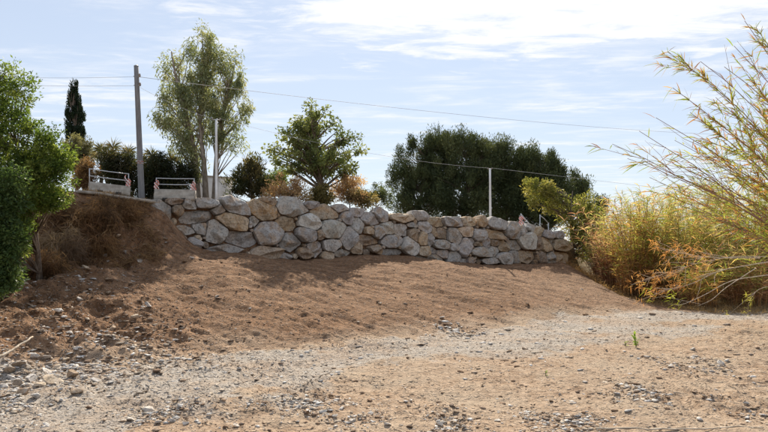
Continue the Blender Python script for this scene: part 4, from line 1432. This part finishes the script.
for i, (x, y, rx, ry, lab) in enumerate([(75, 222, 20, 14, 'straw-brown withered shrub on the left bank under the bright green bush'), (103, 216, 17, 13, 'orange-brown dead shrub hanging from the bank under the leftmost barrier'),
                                        (93, 240, 22, 13, 'lowest orange-brown dead shrub on the left bank'), (60, 245, 20, 15, 'grey-brown dead brush beside the dark green bush'),
                                        (124, 212, 10, 9, 'small dark-brown dead shrub on the bank just below the utility pole'), (45, 268, 18, 10, 'low pale straw tuft at the foot of the left bank')]):
    p = on_ground(x, y + ry * 0.7)
    Yq = p[1] - 0.1
    plant('withered_shrub', lab, 'shrub', p, lobes_px([(x, y, rx, ry), (x - rx * .5, y + ry * .5, rx * .6, ry * .6), (x + rx * .5, y + ry * .4, rx * .6, ry * .6)], Yq, 0.7), 34, 75, 0.24,
          [[(0.27, 0.155, 0.08), (0.37, 0.235, 0.125), (0.19, 0.11, 0.06), (0.11, 0.07, 0.042)], [(0.40, 0.30, 0.20), (0.30, 0.22, 0.15), (0.2, 0.14, 0.1)]][1 if i == 3 else 0], 300 + i, M_DRY, clump_r=0.2, leaf_w=0.05,
          droop=0.5, trunk_r=0.02, limb_r=0.008, group='dead shrubs on the left bank', ragged=1.15)


def top_pts(rng, n):
    u = rng.uniform(2.0, 18.5, n); s = -rng.uniform(0.75, 3.8, n)
    return P0 + WD * u[:, None] + WN * s[:, None]


grass('dry_grass', 'straw-coloured dry grass on the terrace behind the wall top', 0, 0, top_pts, 9000, 0.22, [(0.33, 0.23, 0.10), (0.24, 0.18, 0.075), (0.40, 0.29, 0.14), (0.17, 0.15, 0.06)], 6, -0.1)


def gully_pts(rng, n):
    X = rng.uniform(7.6, 15.5, n); Y = rng.uniform(17.8, 27, n)
    k = (X > 8.2 + np.clip(20 - Y, 0, 3) * 0.5)
    return np.stack([X[k], Y[k]], -1)


grass('dead_reed_litter', 'mat of dead reed stalks and litter under the reed clumps', 0, 0, gully_pts, 16000, 0.34, [(0.33, 0.22, 0.11), (0.24, 0.16, 0.08), (0.43, 0.30, 0.16), (0.14, 0.095, 0.05)], 7, -0.35, 0.4)


def shoulder_pts(rng, n):
    X = rng.uniform(7.9, 11.0, n); Y = rng.uniform(22, 31, n)
    return np.stack([X, Y], -1)


grass('dry_grass', 'reddish dry brush on the earth shoulder right of the wall end', 0, 0, shoulder_pts, 13000, 0.5, [(0.40, 0.24, 0.11), (0.30, 0.18, 0.085), (0.46, 0.31, 0.15)], 8, -0.2, 0.6)


# ------------------------------------------------------------------ street things on the terrace
def rotz(a):
    return np.array([[math.cos(a), -math.sin(a), 0], [math.sin(a), math.cos(a), 0], [0, 0, 1]])


def basis(a, roll):
    """x along the barrier (turned by a about z, tipped by roll), y across, z up"""
    r = np.array([[math.cos(roll), 0, math.sin(roll)], [0, 1, 0], [-math.sin(roll), 0, math.cos(roll)]])
    return rotz(a) @ r


def bevel_mesh(g, name, width=0.012):
    me = g.mesh(name)
    bm = bmesh.new(); bm.from_mesh(me)
    bmesh.ops.remove_doubles(bm, verts=bm.verts, dist=1e-5)
    bmesh.ops.bevel(bm, geom=list(bm.edges), offset=width, segments=2, affect='EDGES', clamp_overlap=True)
    bm.to_mesh(me); bm.free()
    return me


def barrier(label, xa, ya, xb, yb, Y, height, rail_h, turn, seed, tapes=(0, 1)):
    """xa..xb: photo pixels of the lower corners"""
    A, Bp = px(xa, ya, Y), px(xb, yb, Y + math.tan(turn) * (xb - xa) / F_PX * Y)
    d = Bp - A
    Lh = float(np.hypot(d[0], d[1])); a = math.atan2(d[1], d[0]); roll = -math.atan2(d[2], Lh)
    Ln = float(np.linalg.norm(d))
    Bm = basis(a, roll)
    root = empty('concrete_barrier', A)
    tag(root, label, 'barrier', 'concrete barriers with railing on the wall top')
    # block: wider at the foot, as cast barriers are
    W0, W1 = 0.34, 0.24
    v = []
    for x in (0, Ln):
        for y, z in ((-W0 / 2, 0), (-W0 / 2, height * .3), (-W1 / 2, height * .45), (-W1 / 2, height), (W1 / 2, height), (W1 / 2, height * .45), (W0 / 2, height * .3), (W0 / 2, 0)):
            v.append((x, y, z))
    v = np.array(v) @ Bm.T + A
    g = Geo()
    q = [(i, (i + 1) % 8, 8 + (i + 1) % 8, 8 + i) for i in range(8)]
    tri = []
    for o_, fl in ((0, False), (8, True)):
        for i in range(1, 7):
            t = (o_, o_ + i, o_ + i + 1)
            tri.append(t if fl else t[::-1])
    g.add(v, q, tri)
    me = g.mesh('block')
    bm = bmesh.new(); bm.from_mesh(me)
    bmesh.ops.recalc_face_normals(bm, faces=bm.faces)
    bmesh.ops.dissolve_limit(bm, angle_limit=0.02, verts=bm.verts, edges=bm.edges)
    bmesh.ops.bevel(bm, geom=list(bm.edges), offset=0.015, segments=2, affect='EDGES', clamp_overlap=True)
    bm.to_mesh(me); bm.free()
    blk = link('block', me, M_CONC, root)
    for fx in (0.28, 0.72):
        g = Geo(); g.box((Bm @ np.array([Ln * fx, -W0 / 2 - 0.002, 0.035])) + A, (0.14, 0.03, 0.07), Bm)
        link('lifting_slot', g.mesh('lifting_slot'), M_CONC_DARK, blk)
    # tubular railing: two posts and two rails
    for fx in (0.035, 0.965):
        p = Bm @ np.array([Ln * fx, 0, 0]) + A
        g = Geo(); g.tube(np.array([p + [0, 0, height * 0.9], p + [0, 0, height + rail_h]]), 0.014, 8)
        link('post', g.mesh('post', True), M_GALV, root)
    for fz in (0.46, 0.985):
        p = [Bm @ np.array([Ln * fx, 0, 0]) + A + [0, 0, height + rail_h * fz] for fx in (0.02, 0.98)]
        g = Geo(); g.tube(np.array([p[0], (p[0] + p[1]) / 2 - [0, 0, 0.008], p[1]]), 0.013, 8)
        link('rail', g.mesh('rail', True), M_GALV, root)
    # knotted bunches of striped tape
    rng = np.random.default_rng(seed)
    for t in tapes:
        c = Bm @ np.array([Ln * (0.04 if t == 0 else 0.95), -0.05, 0]) + A + [0, 0, height + rail_h * 0.22]
        g = Geo()
        for k in range(7):
            o_ = rng.normal(size=3) * np.array([0.03, 0.02, 0.05])
            n = 7
            tt = np.linspace(0, 1, n)
            mid = c + o_ + np.stack([0.06 * np.sin(tt * 5 + k) * rng.uniform(.5, 1.2), -0.03 - 0.02 * np.cos(tt * 4 + k), (0.5 - tt) * rng.uniform(0.18, 0.34)], 1)
            w = np.array([math.cos(k), 0.4 * math.sin(k), 0.2]) * 0.02
            vv = np.concatenate([mid + w, mid - w])
            g.add(vv, [(i, i + 1, n + i + 1, n + i) for i in range(n - 1)])
        link('warning_tape', g.mesh('warning_tape', True), M_TAPE, root)
    return root


barrier('tilted concrete barrier with railing and tape, left of the utility pole', 88, 191.5, 130, 196.5, 16.9, 0.27, 0.36, 0.35, 1, (1,))
barrier('level concrete barrier with two-rail railing, right of the utility pole', 155, 200.5, 195.5, 201, 17.9, 0.32, 0.33, 0.1, 2, (0, 1))


def railing(label, xa, xb, y_top, y_bot, Y, seed, tape):
    A = px(xa, y_bot, Y); A[2] = gz(A[0], A[1])
    Bq = px(xb, y_bot, Y + 0.25); Bq[2] = gz(Bq[0], Bq[1])
    H = EYE + (HZ - y_top) / F_PX * Y - A[2]
    root = empty('metal_railing', A)
    tag(root, label, 'railing', 'metal railings at the right end of the wall')
    for p in (A, Bq):
        g = Geo(); g.tube(np.array([p - [0, 0, .08], p + [0, 0, H]]), 0.02, 8)
        link('post', g.mesh('post', True), M_GALV, root)
    for f in (0.97, 0.55):
        m = (A + Bq) / 2 + [0, 0, H * f + 0.03]
        g = Geo(); g.tube(np.array([A + [0, 0, H * f], m, Bq + [0, 0, H * f]]), 0.017, 8)
        link('rail', g.mesh('rail', True), M_GALV, root)
    if tape:
        rng = np.random.default_rng(seed); g = Geo()
        c = A + [0, -0.04, H * 0.42]
        for k in range(6):
            tt = np.linspace(0, 1, 6)
            mid = c + rng.normal(size=3) * 0.03 + np.stack([0.07 * np.sin(tt * 5 + k), -0.03 * np.cos(tt * 4 + k), (0.5 - tt) * 0.32], 1)
            w = np.array([math.cos(k), 0.3, 0.2]) * 0.04
            g.add(np.concatenate([mid + w, mid - w]), [(i, i + 1, 6 + i + 1, 6 + i) for i in range(5)])
        link('warning_tape', g.mesh('warning_tape', True), M_TAPE, root)


railing('metal railing with knotted tape on its left post, right end of the wall', 521, 537, 213.5, 224, 26.2, 4, True)
railing('smaller metal railing without tape, nearest the yellow-green shrub', 540, 548.5, 214.5, 227, 26.6, 5, False)


def edge_slab():
    """pale concrete edge of the road where it breaks off above the left bank"""
    pts = [(76, 191), (95, 193), (118, 196.5), (136, 199), (152, 201.5)]
    root_p = None
    g = Geo()
    pr = []
    for x, y in pts:
        u, z = wall_uz(x, y)
        q = P0 + WD * u + WN * 0.12
        pr.append(np.array([q[0], q[1], z]))
    n = len(pr)
    w = np.append(WN, 0)
    v = []
    for p in pr:
        v += [p + w * 0.0 - [0, 0, 0.07], p + w * 0.0, p - w * 1.3 + [0, 0, 0.02], p - w * 1.3 - [0, 0, 0.10]]
    q = []
    for i in range(n - 1):
        for k in range(4):
            q.append((i * 4 + k, i * 4 + (k + 1) % 4, i * 4 + 4 + (k + 1) % 4, i * 4 + 4 + k))
    q += [(0, 3, 2, 1), ((n - 1) * 4, (n - 1) * 4 + 1, (n - 1) * 4 + 2, (n - 1) * 4 + 3)]
    g.add(v, q)
    me = g.mesh('concrete_slab')
    bm = bmesh.new(); bm.from_mesh(me); bmesh.ops.recalc_face_normals(bm, faces=bm.faces); bm.to_mesh(me); bm.free()
    o = link('concrete_slab', me, M_CONC, None, pr[0])
    tag(o, 'pale broken concrete slab edge under the leftmost barrier', 'slab')


edge_slab()


def utility_pole():
    b = terrace(142, 18.2)
    top = px(136.2, 66, 18.2)
    root = empty('utility_pole', b)
    tag(root, 'dark wooden utility pole leaning slightly left between the two barriers', 'pole')
    g = Geo()
    t = np.linspace(-0.12, 1, 10)[:, None]
    g.tube(b + (top - b) * t, np.linspace(0.095, 0.066, 10), 14)
    link('shaft', g.mesh('shaft', True), M_POLE, root)
    g = Geo(); g.tube(np.array([top - [0, 0, .005], top + [0, 0, 0.03]]), [0.072, 0.03], 14)
    link('cap', g.mesh('cap', True), M_GALV, root)
    for y, s in ((76, 1), (84.5, 1)):
        f = (y - 66) / (197 - 66)
        c = top + (b - top) * f
        g = Geo(); g.tube(np.array([c + [-0.08, -0.03, 0], c + [0.11, -0.03, 0.0]]), 0.016, 8)
        br = link('bracket', g.mesh('bracket', True), M_GALV, root)
        g = Geo()
        h = np.array([0, 0.018, 0.036, 0.05, 0.066, 0.09, 0.1])
        g.tube(c + np.array([0.10, -0.03, 0.0]) + np.stack([h * 0, h * 0, h - 0.02], 1), [0.02, 0.034, 0.022, 0.036, 0.022, 0.03, 0.01], 10)
        link('insulator', g.mesh('insulator', True), M_PORC, br)
    g = Geo()
    c = b + (top - b) * 0.30
    for k in range(2):
        g.tube(np.array([c + [math.cos(a) * 0.094, math.sin(a) * 0.094, 0.05 * k] for a in np.linspace(0, 2 * math.pi, 13)]), 0.008, 5, cap=False)
    link('tape_band', g.mesh('tape_band', True), M_TAPE, root)
    return top


POLE_TOP = utility_pole()


def white_post(label, x, y_top, Y, r, arm):
    b = terrace(x, Y)
    top = px(x - 0.3, y_top, Y)
    root = empty('white_post', b)
    tag(root, label, 'post', 'white metal posts on the terrace')
    g = Geo(); t = np.linspace(-0.05, 1, 6)[:, None]
    g.tube(b + (top - b) * t, np.linspace(r * 1.1, r * 0.85, 6), 12)
    link('shaft', g.mesh('shaft', True), M_PAINT, root)
    g = Geo(); g.tube(np.array([b - [0, 0, 0.02], b + [0, 0, 0.05], b + [0, 0, 0.055]]), [r * 2.1, r * 2.1, r], 12)
    link('base_flange', g.mesh('base_flange', False), M_GALV, root)
    g = Geo(); g.tube(np.array([top + [-arm, 0, 0], top + [0, 0, 0.015], top + [arm, 0, 0.0]]), 0.014, 8)
    ca = link('cross_arm', g.mesh('cross_arm', True), M_GALV, root)
    for s in (-1, 1):
        h = np.array([0, 0.02, 0.04, 0.06])
        g = Geo(); g.tube(top + [s * arm * 0.9, 0, 0.0] + np.stack([h * 0, h * 0, h], 1), [0.012, 0.026, 0.018, 0.01], 8)
        link('insulator', g.mesh('insulator', True), M_PORC, ca)
    return top


POST_A = white_post('left white metal post, in front of the tall grey-green tree', 216.5, 120, 19.2, 0.040, 0.13)
POST_B = white_post('right white metal post, in front of the dark evergreens', 490.3, 169, 26.0, 0.048, 0.09)


def wire(label, a, b, sag, r=0.0045):
    a, b = np.asarray(a, float), np.asarray(b, float)
    t = np.linspace(0, 1, 40)[:, None]
    p = a + (b - a) * t - np.array([0, 0, 1.0]) * 4 * sag * t * (1 - t)
    g = Geo(); g.tube(p, r, 5)
    o = link('overhead_wire', g.mesh('overhead_wire', True), M_WIRE, None, a)
    tag(o, label, 'wire', 'overhead wires')


H1 = POLE_TOP + (terrace(142, 18.2) - POLE_TOP) * (10 / 131); H2 = POLE_TOP + (terrace(142, 18.2) - POLE_TOP) * (18.5 / 131)
wire('upper overhead wire running left from the utility pole', H1, px(-60, 73, 24), 0.10)
wire('lower overhead wire running left from the utility pole', H2, px(-60, 82, 22), 0.06)
wire('long overhead wire crossing the whole sky right of the pole', H1, px(830, 136, 46), 0.55, 0.0065)
wire('overhead wire from the utility pole to the left white post', H2, POST_A + [-0.12, 0, 0.04], 0.08)
wire('overhead wire from the left white post to the right one', POST_A + [0.12, 0, 0.04], POST_B + [-0.08, 0, 0.04], 0.25)
wire('overhead wire falling right from the right white post past the evergreens', POST_B + [0.08, 0, 0.04], px(840, 206, 60), 0.1, 0.006)


def garden_wall():
    Y = 31.0
    A = terrace(200, Y)
    Bq = terrace(232, Y + 1)
    H = EYE + (HZ - 176.5) / F_PX * Y - A[2]
    root = empty('garden_wall', A)
    tag(root, 'pale rendered garden wall seen through the trunks of the tall tree', 'wall')
    d = (Bq - A); L_ = float(np.hypot(d[0], d[1])); a = math.atan2(d[1], d[0]); R = rotz(a)
    g = Geo(); g.box(A + R @ np.array([L_ / 2, 0, H / 2 - 0.15]), (L_, 0.2, H + 0.3), R)
    link('panel', g.mesh('panel'), M_RENDER, root)
    g = Geo(); g.box(A + R @ np.array([L_ / 2, 0, H + 0.035]), (L_ + 0.08, 0.28, 0.07), R)
    link('coping', bevel_mesh(g, 'coping', 0.01), M_CONC, root)


garden_wall()


# ------------------------------------------------------------------ small things on the river bed
def stick(name, label, ends, r, mat, bend=0.02, twigs=0, seed=0, lift=0.0):
    rng = np.random.default_rng(seed)
    A, Bp = on_ground(*ends[0]), on_ground(*ends[1])
    n = 14
    t = np.linspace(0, 1, n)[:, None]
    P = A + (Bp - A) * t + rng.normal(size=(n, 3)) * 0.006
    L_ = np.linalg.norm(Bp - A)
    P[:, 0] += bend * L_ * np.sin(t[:, 0] * math.pi)
    g_ = ground_z(P[:, 0], P[:, 1])
    P[:, 2] = np.maximum(P[:, 2], g_) + r * 0.7 + lift * t[:, 0]
    g = Geo(); g.tube(P, np.linspace(r, r * 0.55, n), 7)
    for _ in range(twigs):
        k = rng.integers(3, n - 2)
        e = P[k] + rng.normal(size=3) * np.array([0.12, 0.12, 0.03]) + [0, 0, 0.03]
        g.tube(np.array([P[k], (P[k] + e) / 2, e]), [r * 0.45, r * 0.35, r * 0.15], 5, cap=False)
    o = link(name, g.mesh(name, True), mat, None, A)
    tag(o, label, 'stick')


stick('dead_stick', 'pale bare stick poking out of the rubble at the left edge', ((-4, 361), (33, 341)), 0.020, M_DEADWOOD, 0.02, 0, 1, 0.05)
stick('dead_twig', 'thin dark twig lying on the gravel left of centre', ((304, 391), (332, 372)), 0.009, M_BARK, -0.03, 3, 2)
stick('dead_twig', 'short brown twig on the gravel at lower left', ((134, 397), (148, 391)), 0.010, M_BARK, 0.02, 1, 3)
stick('dead_cane', 'long pale cane lying flat along the bottom right edge', ((596, 430), (764, 429)), 0.010, M_DEADWOOD, 0.0, 0, 4)
stick('dead_twig', 'small dry twig at the foot of the slope near the gravel', ((183, 351), (196, 348)), 0.010, M_BARK, 0.05, 1, 5)


def seedling(x, y, h_px, label, seed, n=14):
    rng = np.random.default_rng(seed)
    b = on_ground(x, y)
    h = h_px / F_PX * b[1]
    root = empty('seedling', b)
    tag(root, label, 'plant', 'green seedlings on the river bed')
    g = Geo()
    ends = []
    for k in range(3):
        e = b + np.array([rng.uniform(-.3, .3) * h, rng.uniform(-.3, .3) * h, h * (1 - 0.25 * k)])
        g.tube(np.array([b - [0, 0, .02], (b + e) / 2 + rng.normal(size=3) * 0.01, e]), [0.005, 0.004, 0.002], 5, (0.15, 0.2, 0.05))
        ends.append(e)
    link('stem', g.mesh('stem', True), M_LEAF, root)
    i = rng.integers(0, 3, n)
    c = b + (np.array(ends)[i] - b) * rng.uniform(0.3, 1.05, (n, 1))
    d = rng.normal(size=(n, 3)) + [0, 0, .6]
    ln = h * rng.uniform(0.3, 0.5, n)
    V, q, C = leaf_geo(c + d * 0.02, d, ln, ln * 0.45, rng, palette([(0.2, 0.34, 0.05), (0.28, 0.4, 0.08)], n, rng))
    link('leaves', make_mesh('leaves', V, q, C), M_LEAF, root)


seedling(636, 347, 13, 'largest green seedling growing out of the gravel at right', 1, 20)
seedling(625, 346, 6, 'tiny seedling just left of the largest one', 2, 9)
seedling(546, 376, 5, 'tiny dark green seedling alone on the brown river bed', 3, 9)
